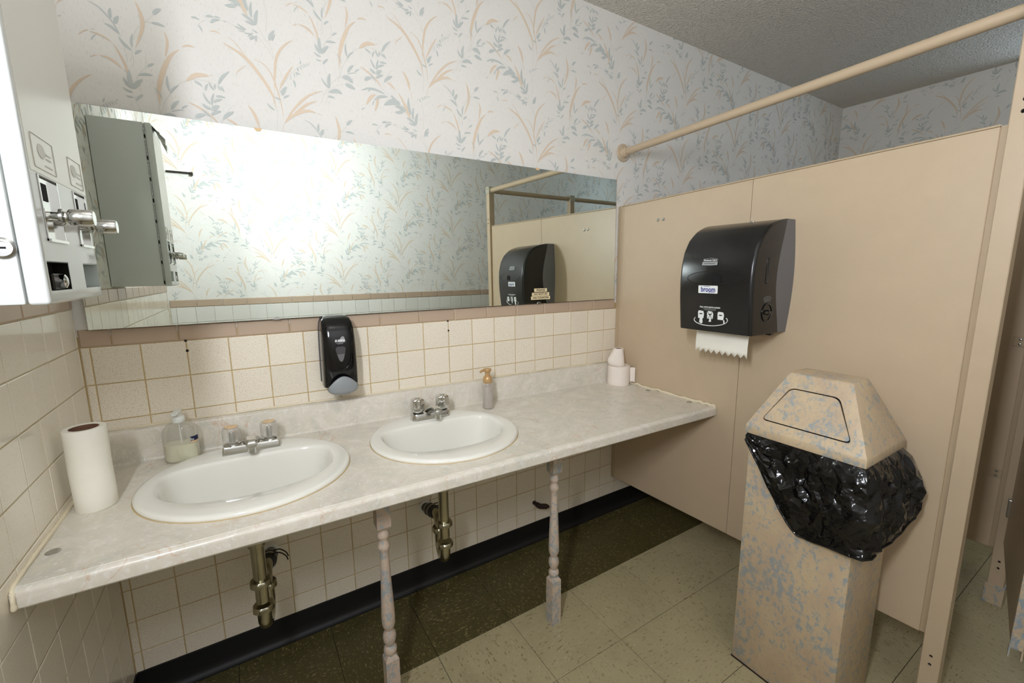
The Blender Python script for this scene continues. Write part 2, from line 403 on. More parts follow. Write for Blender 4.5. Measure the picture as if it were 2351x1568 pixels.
# ---- tiles
_tm = {}
def tile_mesh(w, h, t, mat, ch=0.0016):
    k = (round(w, 4), round(h, 4), t, mat, ch)
    if k in _tm: return _tm[k]
    bm = bmesh.new()
    def ring(a, b, z): return [bm.verts.new(p) for p in ((-a, -b, z), (a, -b, z), (a, b, z), (-a, b, z))]
    r0 = ring(w/2, h/2, 0); r1 = ring(w/2, h/2, t-ch*0.6); r2 = ring(w/2-ch, h/2-ch, t)
    for a, b in ((r0, r1), (r1, r2)):
        for i in range(4): bm.faces.new((a[i], a[(i+1) % 4], b[(i+1) % 4], b[i]))
    bm.faces.new(r2); me = to_mesh(bm); me.materials.append(M[mat]); _tm[k] = me; return me
H = math.pi/2
ROT = {'back': (H, 0, 0), 'left': (H, 0, H), 'front': (H, 0, math.pi), 'right': (H, 0, -H), 'floor': (0, 0, 0)}
def put_tile(name, me, loc, side, parent, spin=0.0):
    o = bpy.data.objects.new(name, me); COL.objects.link(o); o.parent = parent; o.location = loc
    r = ROT[side]; o.rotation_euler = (r[0], r[1], r[2]+spin); return o
J = 0.0030
def jit(s=0.0004): return random.uniform(-s, s)
for k in range(10):                                              # back wall
    z1 = ZT-k*TP; z0 = max(z1-TP, 0.088); h = z1-z0-J
    x_edges = [XL+0.001]+[i*TP for i in range(0, 20 if k < 7 else 27)]
    for a, b in zip(x_edges[:-1], x_edges[1:]):
        if k < 7 and b > 2.15: b = 2.10
        put_tile('wall_tile', tile_mesh(b-a-J, h, 0.005, 'tile'), ((a+b)/2, WB+jit(), (z0+z1)/2), 'back', wall_back)
for i in range(-1, 14):                                           # beige bullnose on the back wall
    a = 0.0487+0.1557*i; b = a+0.1557
    a = max(a, XL+0.001); b = min(b, 2.083)
    if b-a < 0.02: continue
    put_tile('trim_tile', tile_mesh(b-a-0.0022, 0.0505, 0.0075, 'trim', 0.004), ((a+b)/2, WB+jit(), ZT+0.0258), 'back', wall_back)
for k in range(-1, 10):                                           # left wall
    z1 = ZT-k*TP; z0 = max(z1-TP, 0.088); h = z1-z0-J
    y_edges = [0.0]+[-0.010-j*TP for j in range(0, 12 if k > 0 else 20)]
    for a, b in zip(y_edges[:-1], y_edges[1:]):
        put_tile('wall_tile', tile_mesh(a-b-0.0022, h, 0.005, 'tile_left'), (XL-0.005+jit(0.0003), (a+b)/2, (z0+z1)/2), 'left', wall_left)
for i in range(0, 15):
    a = -0.025-0.154*(i-1); b = a-0.154; a = min(a, -0.001); b = max(b, YF+0.002)
    if a-b < 0.02: continue
    put_tile('trim_tile', tile_mesh(a-b-0.0022, 0.0505, 0.0075, 'trim', 0.004), (XL-0.005, (a+b)/2, ZL+0.0258), 'left', wall_left)
for k in range(0, 2):                                             # opposite wall: the rows the mirror shows
    z1 = ZT-k*TP; z0 = z1-TP
    for i in range(-1, 25):
        a = max(0.012+i*TP, XL+0.001); b = 0.012+(i+1)*TP
        if b-a < 0.01: continue
        put_tile('wall_tile', tile_mesh(b-a-0.0022, TP-0.0022, 0.005, 'tile_front'), ((a+b)/2, YF-0.005, (z0+z1)/2), 'front', wall_front)
for i in range(0, 18):
    a = XL+0.001+0.1545*i
    put_tile('trim_tile', tile_mesh(0.1522, 0.0505, 0.0075, 'trim', 0.004), (a+0.0772, YF-0.005, ZT+0.0258), 'front', wall_front)
FX, FY, FT = 0.8633, 0.3724, 0.3048                               # floor
xe = [XL]+[FX+k*FT for k in range(-2, 12)]+[XR]; xe = [v for v in xe if XL <= v <= XR]
ye = [0.0, -FY+FT]+[-FY-k*FT for k in range(0, 7)]; ye = [v for v in ye if v > YF]+[YF]
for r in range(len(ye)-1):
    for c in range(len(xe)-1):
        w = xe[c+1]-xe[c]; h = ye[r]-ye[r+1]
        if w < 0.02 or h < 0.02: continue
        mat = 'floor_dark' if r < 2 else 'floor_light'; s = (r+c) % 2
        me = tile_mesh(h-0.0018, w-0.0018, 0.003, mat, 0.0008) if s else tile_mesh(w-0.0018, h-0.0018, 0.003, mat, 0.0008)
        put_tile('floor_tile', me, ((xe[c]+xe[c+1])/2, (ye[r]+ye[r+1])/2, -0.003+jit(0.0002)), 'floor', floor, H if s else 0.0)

# ---- black vinyl cove base
COVE = [(0.0, 0.0), (0.024, 0.0), (0.024, 0.003), (0.013, 0.008), (0.007, 0.020), (0.005, 0.045), (0.004, 0.099), (0.0, 0.101)]
def cove(name, a, b, side):
    bm = bmesh.new(); R = []
    for t in (a, b):
        R.append([(t, -o, z) if side == 'back' else (XL+o, t, z) if side == 'left' else (t, YF+o, z) if side == 'front' else (XR-o, t, z) for o, z in COVE])
    bm_rings(R, True, True, True, bm); bmesh.ops.recalc_face_normals(bm, faces=bm.faces[:])
    return tag(obj(name, bm, 'cove', smooth=40), kind='structure')
cove('baseboard_back', XL+0.004, XR, 'back'); cove('baseboard_left', -0.004, YF+0.03, 'left')
cove('baseboard_front', XL+0.004, XR, 'front'); cove('baseboard_right', -0.03, YF+0.03, 'right')

# ---- wallpaper print (flat, one drop-match repeat laid over each papered wall)
WP = "o9.5:406 2062,420 2054,445 2043,470 2024,492 1997,510 1971,524 1945,531 1928,536 1898;o2.3:417 2079,435 2072,450 2054,462 2038,474 2025;o3.6:376 2083,390 2087,404 2083;o7.6:603 2115,582 2100,561 2076,548 2048,542 2015,538 1983,536 1953;o4.1:488 2031,508 2026,523 2011,534 1989,540 1968,545 1947,549 1925,553 1896,554 1871;o6.0:596 2038,583 2019,569 1996,556 1971,550 1957;o2.7:462 2010,449 1998,438 1987,434 1978;o7.0:681 1978,653 1966,626 1947,599 1919,577 1890,556 1857;o8.8:663 1943,632 1929,608 1908,584 1884,562 1864;o10.0:656 1904,631 1907,602 1896,578 1880,554 1853;o1.4:656 1903,677 1899;o1.3:554 1855,539 1817;g11.2:556 1940,572 1970;g5.5:559 1933,578 1944;g5.5:552 1927,532 1933;g3.2:550 1957,556 1940;g5.9:531 1891,510 1910;g4.5:600 2018,617 2014;g2.0:585 2006,585 1992;g3.2:596 2017,597 2002;g3.0:602 2020,606 2007;g4.5:608 2035,609 2022;g3.0:616 2039,620 2030;g2.5:621 2044,627 2036;g2.5:628 2048,632 2039;g2.5:633 2050,640 2044;g2.2:640 2052,646 2048;g2.0:644 2056,650 2059;g4.0:617 2046,621 2058;g6.0:593 1995,597 1972;s0.9:536 1953,529 1912,538 1891,532 1832;s0.9:550 1957,579 2001,603 2028,622 2045,642 2055;s0.9:552 2022,560 1992;o5.6:460 2204,466 2192,473 2180,478 2165;g8.6:500 2134,481 2147,463 2155;g10.0:500 2134,508 2177;g7.9:490 2150,493 2195;g7.2:500 2134,471 2137;g5.9:472 2113,449 2124;g4.4:469 2112,441 2115;g2.7:469 2109,450 2104;g3.6:491 2106,463 2103;g4.1:504 2111,488 2118;g8.6:479 2087,494 2099;g5.9:496 2084,499 2104;g2.3:474 2094,489 2104;g9.5:532 2096,550 2130;g5.4:540 2097,551 2119;g6.3:370 2122,391 2126;g7.7:381 2107,391 2118,406 2122;g3.6:391 2127,408 2127;g4.0:355 2109,342 2115;g4.0:334 2110,348 2111;g2.3:415 2120,422 2120;g4.5:351 2093,358 2077;s0.9:437 2179,466 2171,482 2161,498 2139,512 2116,522 2096,532 2088,542 2050;s0.9:501 2102,516 2084,529 2069,540 2043;s0.9:407 2121,425 2122,439 2116,452 2115;s0.9:370 2113,355 2101,348 2088;g9.9:703 1990,708 2039;g6.6:703 1990,680 2018;g15.1:747 2034,767 2036,782 2022;g12.4:755 2014,789 2003;g12.4:700 1978,726 1987,744 1980;g7.2:696 1963,719 1963;g8.4:766 2053,788 2082;g4.4:791 2060,807 2072;g2.8:765 2048,798 2057;s0.9:703 1990,711 2008,731 2027,748 2037;s0.9:707 1991,727 2003,752 2013;s0.9:699 1987,684 1966,671 1935;s0.9:699 1985,685 1937;s0.9:738 2065,733 2017;o7.2:809 2082,828 2074,850 2061,867 2047,881 2030;o6.6:901 2050,918 2043,932 2029;o8.5:941 2023,956 2003,967 1976,979 1949,986 1932;o9.1:962 2100,976 2080,984 2057,988 2037;o1.6:988 2037,993 2006;o10.2:858 2001,840 1987,824 1960;o9.6:864 1997,864 1975,853 1943;g2.7:805 1939,820 1950;g7.2:893 2008,865 2016,833 2016,809 2004;g3.6:834 2005,842 2015;g9.0:903 2001,873 1996,851 1979;g4.2:846 1962,853 1979;g19.5:949 1983,921 1988,886 1970;g9.8:937 1992,914 2009;g12.0:970 1963,951 1973,926 1973;g11.0:960 1963,927 1953;g10.4:987 1953,980 2013;g11.4:822 2041,848 2054;g3.9:1022 2016,1027 2004;g3.9:1033 2024,1037 2013;g3.5:1041 2028,1047 2018;g3.2:1049 2030,1056 2024;g2.8:1058 2029,1066 2032;s0.9:881 2030,906 2005,921 1993,955 1982,985 1953;s0.9:1000 1990,1014 2010,1024 2017;s0.9:1032 2002,1031 1907;o2.7:81 2001,92 2012,104 2019;o4.6:104 2015,120 2013,136 2007,148 1999;o6.0:150 1997,159 1977,167 1956,172 1936,174 1913;o2.1:97 1950,106 1956,115 1959;o6.3:117 1960,135 1957,149 1949,162 1936;o0.9:162 1936,172 1923;o9.6:210 2119,216 2098,220 2078,219 2055,211 2030,197 1996;g3.5:109 2090,127 2083,140 2071,152 2056,164 2032,169 2015;g7.4:153 2059,155 2085;g10.0:160 2047,170 2069;g7.0:166 2023,153 2037,137 2043;g7.4:189 1987,164 2016;g5.6:190 1995,195 2032;g10.0:246 2093,266 2113;g6.7:240 2071,271 2068;g6.3:194 1979,210 1993;g2.8:105 1993,120 2013;g1.4:109 2021,118 2023;g10.5:181 1886,176 1937;g10.9:181 1888,204 1916;g7.7:177 1887,161 1914;g5.6:179 1877,156 1887;g4.2:178 1865,161 1867;g6.3:183 1856,200 1876;g6.7:196 1927,229 1932;g6.0:218 1952,234 1964;s0.9:225 2068,237 2081,246 2093;s0.9:225 2068,240 2071;s0.9:189 1987,181 1957;s0.9:171 1999,175 1981,175 1956;s0.9:190 1974,184 1945;s0.9:212 2055,201 2038,196 2017;s0.9:218 1952,202 1936,189 1914;s0.9:217 1984,217 1969,213 1951;s0.9:180 1869,184 1852,191 1829;o12.0:298 2016,278 1998,264 1975,251 1944,241 1913,236 1886,236 1852;o6.8:267 2055,271 2034,268 2011,262 1988;o5.6:304 2024,318 2031,335 2030;g2.8:228 1900,243 1869;g6.3:262 1895,261 1939;g5.6:262 1890,285 1918;g6.0:324 1937,343 1925;g5.2:349 1915,357 1936;g6.0:372 1920,360 1941;g5.6:374 1925,376 1939;g8.0:383 1939,417 1983;g5.0:389 1924,382 1937;g5.0:398 1920,389 1936;g6.0:359 1878,342 1909;g6.0:362 1875,370 1912;g6.3:374 1904,399 1904;g6.8:366 1886,390 1898;g8.5:358 1864,337 1877;g12.4:360 1862,381 1878;g7.2:356 1843,336 1861;g9.0:358 1848,384 1864;g10.1:386 1841,418 1868;s0.9:234 1827,246 1863,262 1890,285 1920,304 1933,329 1942,355 1942,376 1938;s0.9:362 1875,356 1843,354 1828;s0.9:381 1828,398 1862,417 1886;o12.4:304 1932,330 1954,362 1959;o1.1:362 1959,373 1963"
SH = []
for s in WP.split(';'):
    a, b = s.split(':'); SH.append((a[0], float(a[1:])/1000.0, [tuple(int(v)/1000.0 for v in q.split()) for q in b.split(',')]))
def strip2d(kind, w, pts):
    P = [Vector((x, z, 0)) for x, z in pts]
    if len(P) == 2:
        d = P[1]-P[0]; nrm = Vector((-d.y, d.x, 0))*0.07; P = [P[0], (P[0]+P[1])/2+nrm, P[1]]
    n = {'o': 4, 'g': 4, 's': 3}[kind]
    if len(P) > 4: n = 2
    C = smooth_path(P, n); L = len(C)-1; top = []; bot = []
    for i, c in enumerate(C):
        d = (C[min(i+1, L)]-C[max(i-1, 0)]); d.normalize(); nn = Vector((-d.y, d.x, 0)); t = i/L
        if kind == 's': hw = w/2
        elif kind == 'g': hw = w/2*math.sin(math.pi*min(1, t**0.85))**0.8 if 0 < t < 1 else 0.0
        else: hw = w/2*max(0.06, math.sin(math.pi*t)**0.75) if 0 < t < 1 else w*0.02
        top.append(c+nn*hw); bot.append(c-nn*hw)
    return top, bot
STR = [(k, strip2d(k, w, p)) for k, w, p in SH]
MI = {'g': 0, 'o': 1, 's': 2}
def wallpaper_print(parent, u0, u1, z0, z1, place, shift=(0.0, 0.0), skip=None):
    V = []; F = []; MID = []
    ax, az, bz = 0.5057, 0.2068, 0.4200
    for i in range(-10, 16):
        for j in range(-9, 10):
            du = i*ax+shift[0]; dz = i*az+j*bz+shift[1]
            if not (u0-0.9 < du+0.45 < u1+0.9 and z0-0.5 < dz+2.0 < z1+0.5): continue
            for si, (kind, (top, bot)) in enumerate(STR):
                c = top[len(top)//2]; cu_, cz_ = c.x+du, c.y+dz
                if not (u0 < cu_ < u1 and z0 < cz_ < z1): continue
                if skip and skip[0] < cu_ < skip[1] and skip[2] < cz_ < skip[3]: continue
                b0 = len(V); n = len(top)
                for q in top+bot:
                    V.append(place(min(max(q.x+du, u0), u1), min(max(q.y+dz, z0), z1), {'g': 2, 'o': 1, 's': 0}[kind]*0.0003+(si % 12)*0.00002))
                for k in range(n-1):
                    F.append((b0+k, b0+k+1, b0+n+k+1, b0+n+k)); MID.append(MI[kind])
    me = bpy.data.meshes.new('wallpaper_pattern'); me.from_pydata(V, [], F)
    for k in ('leaf_print', 'blade_print', 'stem_print'): me.materials.append(M[k])
    me.polygons.foreach_set('material_index', MID); me.update()
    o = link(bpy.data.objects.new('wallpaper_pattern', me), parent); return tag(o, 'printed grey leaves and peach grass blades', kind='stuff')
wallpaper_print(wall_back, XL+0.001, XR-0.001, ZW+0.001, ZC-0.001, lambda u, z, e: (u, 0.0015-e, z), skip=(0.04, 2.02, 1.26, 1.79))
wallpaper_print(wall_front, XL+0.001, XR-0.001, ZW+0.001, ZC-0.001, lambda u, z, e: (XR+XL-u, YF-0.0015+e, z), (0.21, 0.06))
wallpaper_print(wall_left, 0.001, -YF-0.001, ZL+0.052, ZC-0.001, lambda u, z, e: (XL-0.0015+e, u+YF, z), (0.33, 0.11))
wallpaper_print(wall_right, 0.001, -YF-0.001, ZW+0.001, ZC-0.001, lambda u, z, e: (XR+0.0015-e, -u, z), (0.12, 0.02), skip=(-WY1-0.05, -WY0+0.05, WZ0-0.06, WZ1+0.06))
# ---------------------------------------------------------------- mirror with clips and stickers
MX0, MX1, MZ0, MZ1 = 0.010, 2.052, 1.2200, 1.822
MT = 0.0068             # the mirror leans back a touch on the trim
mirror = thing('wall_mirror', 'long frameless rectangular mirror above the counter', 'mirror', (0, 0, 0))
MK = 0.006
def lean(x, y, z): return (x, y+(z-MZ0)*MT-MK*(MX1-x), z)
bm = bm_box(MX0, MX1, -0.0135, -0.0085, MZ0, MZ1)
for v in bm.verts: v.co = lean(*v.co)
bm.faces.ensure_lookup_table(); bm.normal_update()
for f in bm.faces: f.material_index = 0 if f.normal.y < -0.9 else 1
obj('mirror_glass', bm, ['mirror', 'mirror_edge'], mirror)
for x, z, s in ((0.476, MZ1, -1), (1.559, MZ1, -1), (1.566, MZ0, 1), (0.476, MZ0, 1)):
    y = lean(x, -0.0135, z)[1]
    poly = [(0.011*math.cos(math.pi*k/8), s*0.010*math.sin(math.pi*k/8)) for k in range(9)]
    c = decal('mirror_clip', poly if s > 0 else list(reversed(poly)), 'tan_cap' if s < 0 else 'satin_metal', mirror, (x, y-0.0004, z-s*0.002), (0, -1, 0), t=0.002)
for body, z, w in (('PLEASE', 1.2815, 0.072), ('DO NOT SIT', 1.2625, 0.098), ('ON COUNTER', 1.2455, 0.108)):
    y = lean(1.574, -0.0135, z)[1]-0.0012
    st = thing('mirror_sticker', {'PLEASE': 'small cream strip reading PLEASE stuck on the mirror', 'DO NOT SIT': 'cream strip reading DO NOT SIT stuck on the mirror', 'ON COUNTER': 'cream strip reading ON COUNTER stuck on the mirror'}[body], 'sticker', (1.574, y, z), 'label strips on the mirror')
    decal('strip', rrect(w, 0.0155, 0.001, 2), 'sticker_cream', st, (0, 0, 0), (0, -1, 0), t=0.0008)
    text('lettering', body, 0.0115, 'black_print', st, (0, -0.0010, 0), (0, -1, 0), sx=w*0.82/({'PLEASE': 6, 'DO NOT SIT': 9.2, 'ON COUNTER': 10.2}[body]*0.0072), bold=0.0003)

# ---------------------------------------------------------------- counter
CS = 0.0166
def cz(x): return 0.8146-CS*(x+0.02)
YN = -0.612             # nose
def counter_profile():
    p = [(-0.002, 0.0990), (-0.004, 0.1010), (-0.024, 0.1010), (-0.0285, 0.0985), (-0.030, 0.094), (-0.030, 0.010)]
    for k in range(1, 5):
        t = math.pi/2*k/4; p.append((-0.030-0.008*(1-math.cos(t)), 0.008*(1-math.sin(t))))
    p += [(YN+0.030, 0.0), (YN+0.020, 0.0018), (YN+0.013, 0.0015)]
    for k in range(0, 6):
        t = math.pi/2*k/5; p.append((YN+0.012-0.012*math.sin(t), -0.011+0.0115*math.cos(t)))
    p += [(YN, -0.034), (YN+0.003, -0.038), (YN+0.022, -0.038), (YN+0.022, -0.020), (-0.002, -0.020)]
    return p
prof = counter_profile(); bm = bmesh.new(); xs = [XL+0.001+(2.084-XL-0.001)*k/12 for k in range(13)]
bm_rings([[(x, y, z+cz(x)) for y, z in prof] for x in xs], True, True, True, bm); bmesh.ops.recalc_face_normals(bm, faces=bm.faces[:])
SINKS = [(0.362, -0.299), (0.957, -0.300)]
cuts = []
for sx_, sy_ in SINKS:
    c = bmesh.new(); bm_rings([[(sx_+0.245*math.cos(2*math.pi*k/48), sy_+0.228*math.sin(2*math.pi*k/48), z) for k in range(48)] for z in (0.7, 0.9)], True, True, True, c); cuts.append(c)
counter = thing('counter', 'pale marbled laminate vanity counter with backsplash along the wall', 'counter', (0, 0, 0))
me = boolean(to_mesh(bm), cuts); obj('countertop', me, 'laminate', counter, smooth=35)
# caulk beads
def bead(pts, r, jitter=0.002):
    P = []
    for p in pts: P.append((p[0], p[1], p[2]))
    P = smooth_path(P, 6); P = [q+Vector((0, jit(jitter*0.4), jit(jitter))) for q in P]
    return bm_tube(P, [r*random.uniform(0.7, 1.25) for _ in P], 7)
obj('caulk_bead', bead([(XL+0.003, y, cz(XL)+0.002) for y in (-0.05, -0.2, -0.4, -0.58)]+[(XL+0.006, -0.612, cz(XL)-0.010), (XL+0.006, -0.616, cz(XL)-0.034)], 0.0042, 0.001), 'caulk', counter, smooth=60)
obj('caulk_bead', bead([(2.080, y, cz(2.08)+0.004) for y in (-0.05, -0.2, -0.35, -0.5, -0.59)]+[(2.080, -0.612, cz(2.08)-0.008)], 0.0065, 0.004), 'caulk', counter, smooth=60)
obj('caulk_bead', bead([(x, -0.001, cz(x)+0.103) for x in (0.0, 0.4, 0.8, 1.2, 1.6, 2.0, 2.07)], 0.0035, 0.001), 'caulk', counter, smooth=60)
for x, y in ((0.006, -0.492), (2.045, -0.27), (2.05, -0.50)):
    s_ = obj('screw_washer', bm_lathe([(0.012, 0.0), (0.012, 0.0012), (0.009, 0.0025), (0.004, 0.0022), (0.0, 0.002)], 20, cap=False), 'satin_metal', counter, smooth=30); s_.location = (x, y, cz(x))

# ---------------------------------------------------------------- sinks
def d_outline(t, k=1.0, back=1.0):
    c, s = math.cos(t), math.sin(t); y0 = 0.012
    n = 2.25 if s < 0 else 4.0
    b = (0.152+y0) if s < 0 else (0.116-y0)*back
    f = (abs(c)**n+abs(s)**n)**(-1.0/n)
    return (0.213*c*f*k, y0+b*s*f*k)
def make_sink(cx, cy, label):
    s = thing('sink', label, 'sink', (cx, cy, cz(cx)), 'oval drop-in sinks')
    N = 72; ang = [2*math.pi*k/N for k in range(N)]; a, b = 0.260, 0.2435
    rings = []
    for f, z in ((0.985, -0.002), (1.0, 0.0005), (1.0, 0.006), (0.992, 0.0105), (0.972, 0.0130), (0.95, 0.0136)):
        rings.append([(a*f*math.cos(t), b*f*math.sin(t), z-CS*a*f*math.cos(t)) for t in ang])
    for k, z in ((1.045, 0.0128), (1.015, 0.010), (0.99, 0.002), (0.965, -0.018), (0.93, -0.06), (0.87, -0.115), (0.72, -0.158), (0.42, -0.180), (0.16, -0.188), (0.105, -0.190)):
        rings.append([(x, y*(1 if k > 0.5 else 1), z-CS*x) for x, y in (d_outline(t, k) for t in ang)])
    bm = bmesh.new(); bm_rings(rings, False, True, True, bm)
    bmesh.ops.recalc_face_normals(bm, faces=bm.faces[:]); bm.normal_update()
    if sum(f.normal.z for f in bm.faces) < 0: bmesh.ops.reverse_faces(bm, faces=bm.faces[:])
    obj('basin', bm, 'porcelain', s, smooth=60)
    d = obj('drain', bm_lathe([(0.0225, -0.1465), (0.0225, -0.1438), (0.020, -0.1430), (0.017, -0.1445), (0.0165, -0.150)], 28, cap=False), 'chrome', s, smooth=40); d.location = (0, 0.010, -0.044)
    cb = [((a+0.0005)*math.cos(t), (b+0.0005)*math.sin(t)) for t in ang]
    obj('caulk_line', bm_tube([(x, y, 0.0004-CS*x) for x, y in cb+[cb[0]]], 0.0014, 5), 'grout', s)
    return s
make_sink(*SINKS[0], 'oval white sink nearest the left wall, under the clear-knob faucet')
make_sink(*SINKS[1], 'oval white sink in the middle of the counter, under the all-chrome faucet')

# ---------------------------------------------------------------- faucets
def faucet_base(front, flat):
    bm = bmesh.new(); R = []
    for z, w, d, r in ((0, 0.158, 0.054, 0.020), (0.018, 0.155, 0.051, 0.020), (0.024, 0.150, 0.046, 0.018), (0.026, 0.140, 0.037, 0.015)):
        r = r if not flat else 0.004
        R.append([(x, y, z) for x, y in rrect(w, d, r, 6)])
    bm_rings(R, True, True, True, bm); bmesh.ops.recalc_face_normals(bm, faces=bm.faces[:]); return bm
def spout(wide):
    bm = bmesh.new(); R = []
    for y, z, w, h in ((0.012, 0.014, 0.062, 0.024), (0.0, 0.026, 0.050, 0.030), (-0.020, 0.038, 0.038, 0.026), (-0.045, 0.047, 0.034, 0.021), (-0.072, 0.049, 0.033, 0.019), (-0.088, 0.046, 0.031, 0.019), (-0.093, 0.043, 0.026, 0.014)):
        w *= wide
        R.append([(x, y, z+zz) for x, zz in rrect(w, h, h*0.42, 5)])
    bm_rings(R, True, True, True, bm); bmesh.ops.recalc_face_normals(bm, faces=bm.faces[:]); return bm
def fluted(r, prof, n, depth):
    bm = bmesh.new(); R = []
    K = n*4
    for f, z, dd in prof:
        R.append([((r*f-depth*dd*(0.5+0.5*math.cos(n*2*math.pi*k/K)))*math.cos(2*math.pi*k/K), (r*f-depth*dd*(0.5+0.5*math.cos(n*2*math.pi*k/K)))*math.sin(2*math.pi*k/K), z) for k in range(K)])
    bm_rings(R, True, True, True, bm); bmesh.ops.recalc_face_normals(bm, faces=bm.faces[:]); return bm
def faucet(cx, cy, clear, label):
    f = thing('faucet', label, 'faucet', (cx, cy, cz(cx)+0.0125), 'two-handle counter faucets')
    f.rotation_euler = (0, 0.0166, 0)
    obj('base', faucet_base(0, clear), 'chrome', f, smooth=35)
    sp = obj('spout', spout(1.0 if clear else 0.86), 'chrome', f, smooth=50)
    a = obj('aerator', bm_lathe([(0.0105, 0.014), (0.0115, 0.016), (0.0115, 0.034), (0.0105, 0.036)], 24), 'chrome', sp, smooth=40); a.location = (0, -0.078, 0.002)
    for s in (-1, 1):
        if clear:
            h = obj('handle', fluted(0.0260, [(0.80, 0.034, 0), (0.92, 0.036, 0.6), (0.97, 0.044, 1), (1.0, 0.064, 1), (1.0, 0.072, 0.7), (0.92, 0.079, 0), (0.74, 0.082, 0), (0.72, 0.0795, 0)], 12, 0.003), 'acrylic', f, smooth=50)
            b = obj('flange', bm_lathe([(0.0255, 0.024), (0.0235, 0.028), (0.017, 0.032), (0.013, 0.035)], 28), 'chrome', h, smooth=40)
            st = obj('stem', bm_lathe([(0.008, 0.033), (0.008, 0.060), (0.006, 0.066)], 16), 'satin_metal', h, smooth=40)
            c = obj('cap', bm_lathe([(0.0172, 0.0805), (0.0180, 0.0825), (0.0155, 0.0835)], 28), 'tan_cap', h, smooth=40)
        else:
            h = obj('handle', fluted(0.0262, [(0.70, 0.028, 0), (0.86, 0.031, 0.0), (1.0, 0.039, 0.4), (1.0, 0.050, 1.0), (0.99, 0.074, 1.3), (0.95, 0.079, 1.2), (0.80, 0.0815, 0.6), (0.35, 0.0825, 0)], 6, 0.0050), 'chrome', f, smooth=45)
            c = obj('cap', bm_lathe([(0.0085, 0.0820), (0.0085, 0.0838), (0.007, 0.0850), (0.0, 0.0854)], 20, cap=False), 'chrome', h, smooth=40)
            b = obj('flange', bm_lathe([(0.019, 0.024), (0.018, 0.029)], 24), 'dark_metal', h, smooth=40)
        h.location = (s*0.0508, 0.0, 0.0)
    return f
faucet(0.366, -0.123, True, 'chrome faucet with two clear acrylic knobs')
faucet(0.966, -0.125, False, 'chrome faucet with two chrome knobs, on the middle sink')

# ---------------------------------------------------------------- drain pipes under the sinks
def trap(cx, wx, label, zz):
    g = thing('drain_trap', label, 'pipe', (0, 0, 0), 'sink drain traps'); y0 = -0.296
    R_ = 0.0185
    obj('tailpiece', bm_lathe([(R_, 0.405), (R_, 0.606)], 24, center=(cx, y0)), 'brass_pipe', g, smooth=40)
    obj('flanged_collar', bm_lathe([(R_+0.001, 0.585), (R_+0.005, 0.588), (R_+0.005, 0.612)], 24, center=(cx, y0)), 'brass_pipe', g, smooth=40)
    def nut(x, y, z, r=0.030, mat='brass_pipe'):
        n = obj('slip_nut', fluted(r, [(0.85, z-0.010, 0), (1.0, z-0.007, 0.5), (1.0, z+0.006, 1), (0.86, z+0.010, 0)], 8, 0.002), mat, g, smooth=35); n.location = (x, y, 0)
    nut(cx, y0, 0.480+zz); nut(cx, y0, 0.398+zz)
    yb = -0.205; bx = cx+(wx-cx)*0.45
    pts = [(cx, y0, 0.40+zz), (cx, y0, 0.37+zz)]
    for k in range(1, 12):
        t = math.pi*k/12; w = 0.5-0.5*math.cos(t)
        pts.append((cx+(bx-cx)*w, y0+(yb-y0)*w, 0.365+zz-0.042*math.sin(t)))
    pts += [(bx, yb, 0.37+zz), (bx, yb, 0.41+zz)]
    obj('trap_bend', bm_tube(pts, R_+0.0005, 18), 'brass_pipe', g, smooth=60)
    nut(bx, yb, 0.405+zz, 0.028)
    e = [(bx, yb, 0.40+zz), (bx, yb, 0.425+zz), (bx+(wx-bx)*0.12, yb+0.02, 0.445+zz), (bx+(wx-bx)*0.4, yb+0.06, 0.445+zz), (bx+(wx-bx)*0.5, yb+0.085, 0.438+zz)]
    obj('wall_arm', bm_tube(smooth_path(e, 6), 0.0165, 16), 'brass_pipe', g, smooth=60)
    def ln(t): return (bx+(wx-bx)*(0.35+0.65*t), -0.155+0.155*t, 0.445+zz-0.055*t)
    obj('rubber_coupling', bm_tube([ln(0.0), ln(0.08), ln(0.12), ln(0.30), ln(0.34), ln(0.55), ln(0.60), ln(0.68)], [0.020, 0.0225, 0.026, 0.026, 0.024, 0.026, 0.026, 0.020], 18), 'rubber', g, smooth=50)
    for t in (0.16, 0.46):
        obj('hose_clamp', bm_tube([ln(t), ln(t+0.05)], 0.0275, 18, cap=False), 'satin_metal', g, smooth=50)
        p = ln(t); obj('clamp_tail', bm_tube(smooth_path([(p[0]+0.015, p[1], p[2]+0.022), (p[0]+0.035, p[1]-0.004, p[2]+0.021), (p[0]+0.052, p[1]-0.008, p[2]+0.006), (p[0]+0.058, p[1]-0.01, p[2]-0.010)], 5), 0.002, 6), 'rust', g)
    obj('drain_stub', bm_tube([ln(0.66), (wx, 0.004, 0.388+zz)], 0.0185, 18), 'rubber', g, smooth=50)
    es = obj('escutcheon', bm_lathe([(0.030, 0.0), (0.030, 0.002), (0.024, 0.006), (0.020, 0.006)], 28), 'white_plastic', g, smooth=40); es.location = (wx, -0.0005, 0.388+zz); es.rotation_euler = (H, 0, 0)
trap(0.352, 0.385, 'tarnished chrome drain trap hanging below the left sink', -0.012)
trap(0.937, 0.972, 'tarnished chrome drain trap hanging below the middle sink', -0.022)
vs_ = thing('shutoff_stub', 'rusty capped pipe stub poking out of the tiled wall', 'pipe', (1.575, 0, 0.205))
obj('stub', bm_tube([(-0.030, 0.004, 0.004), (-0.028, -0.030, 0.004)], 0.010, 12), 'rust', vs_, smooth=40)
obj('elbow', bm_tube(smooth_path([(-0.028, -0.026, 0.004), (-0.024, -0.045, 0.004), (-0.004, -0.052, 0.0), (0.010, -0.054, -0.004)], 5), 0.013, 12), 'rust', vs_, smooth=40)
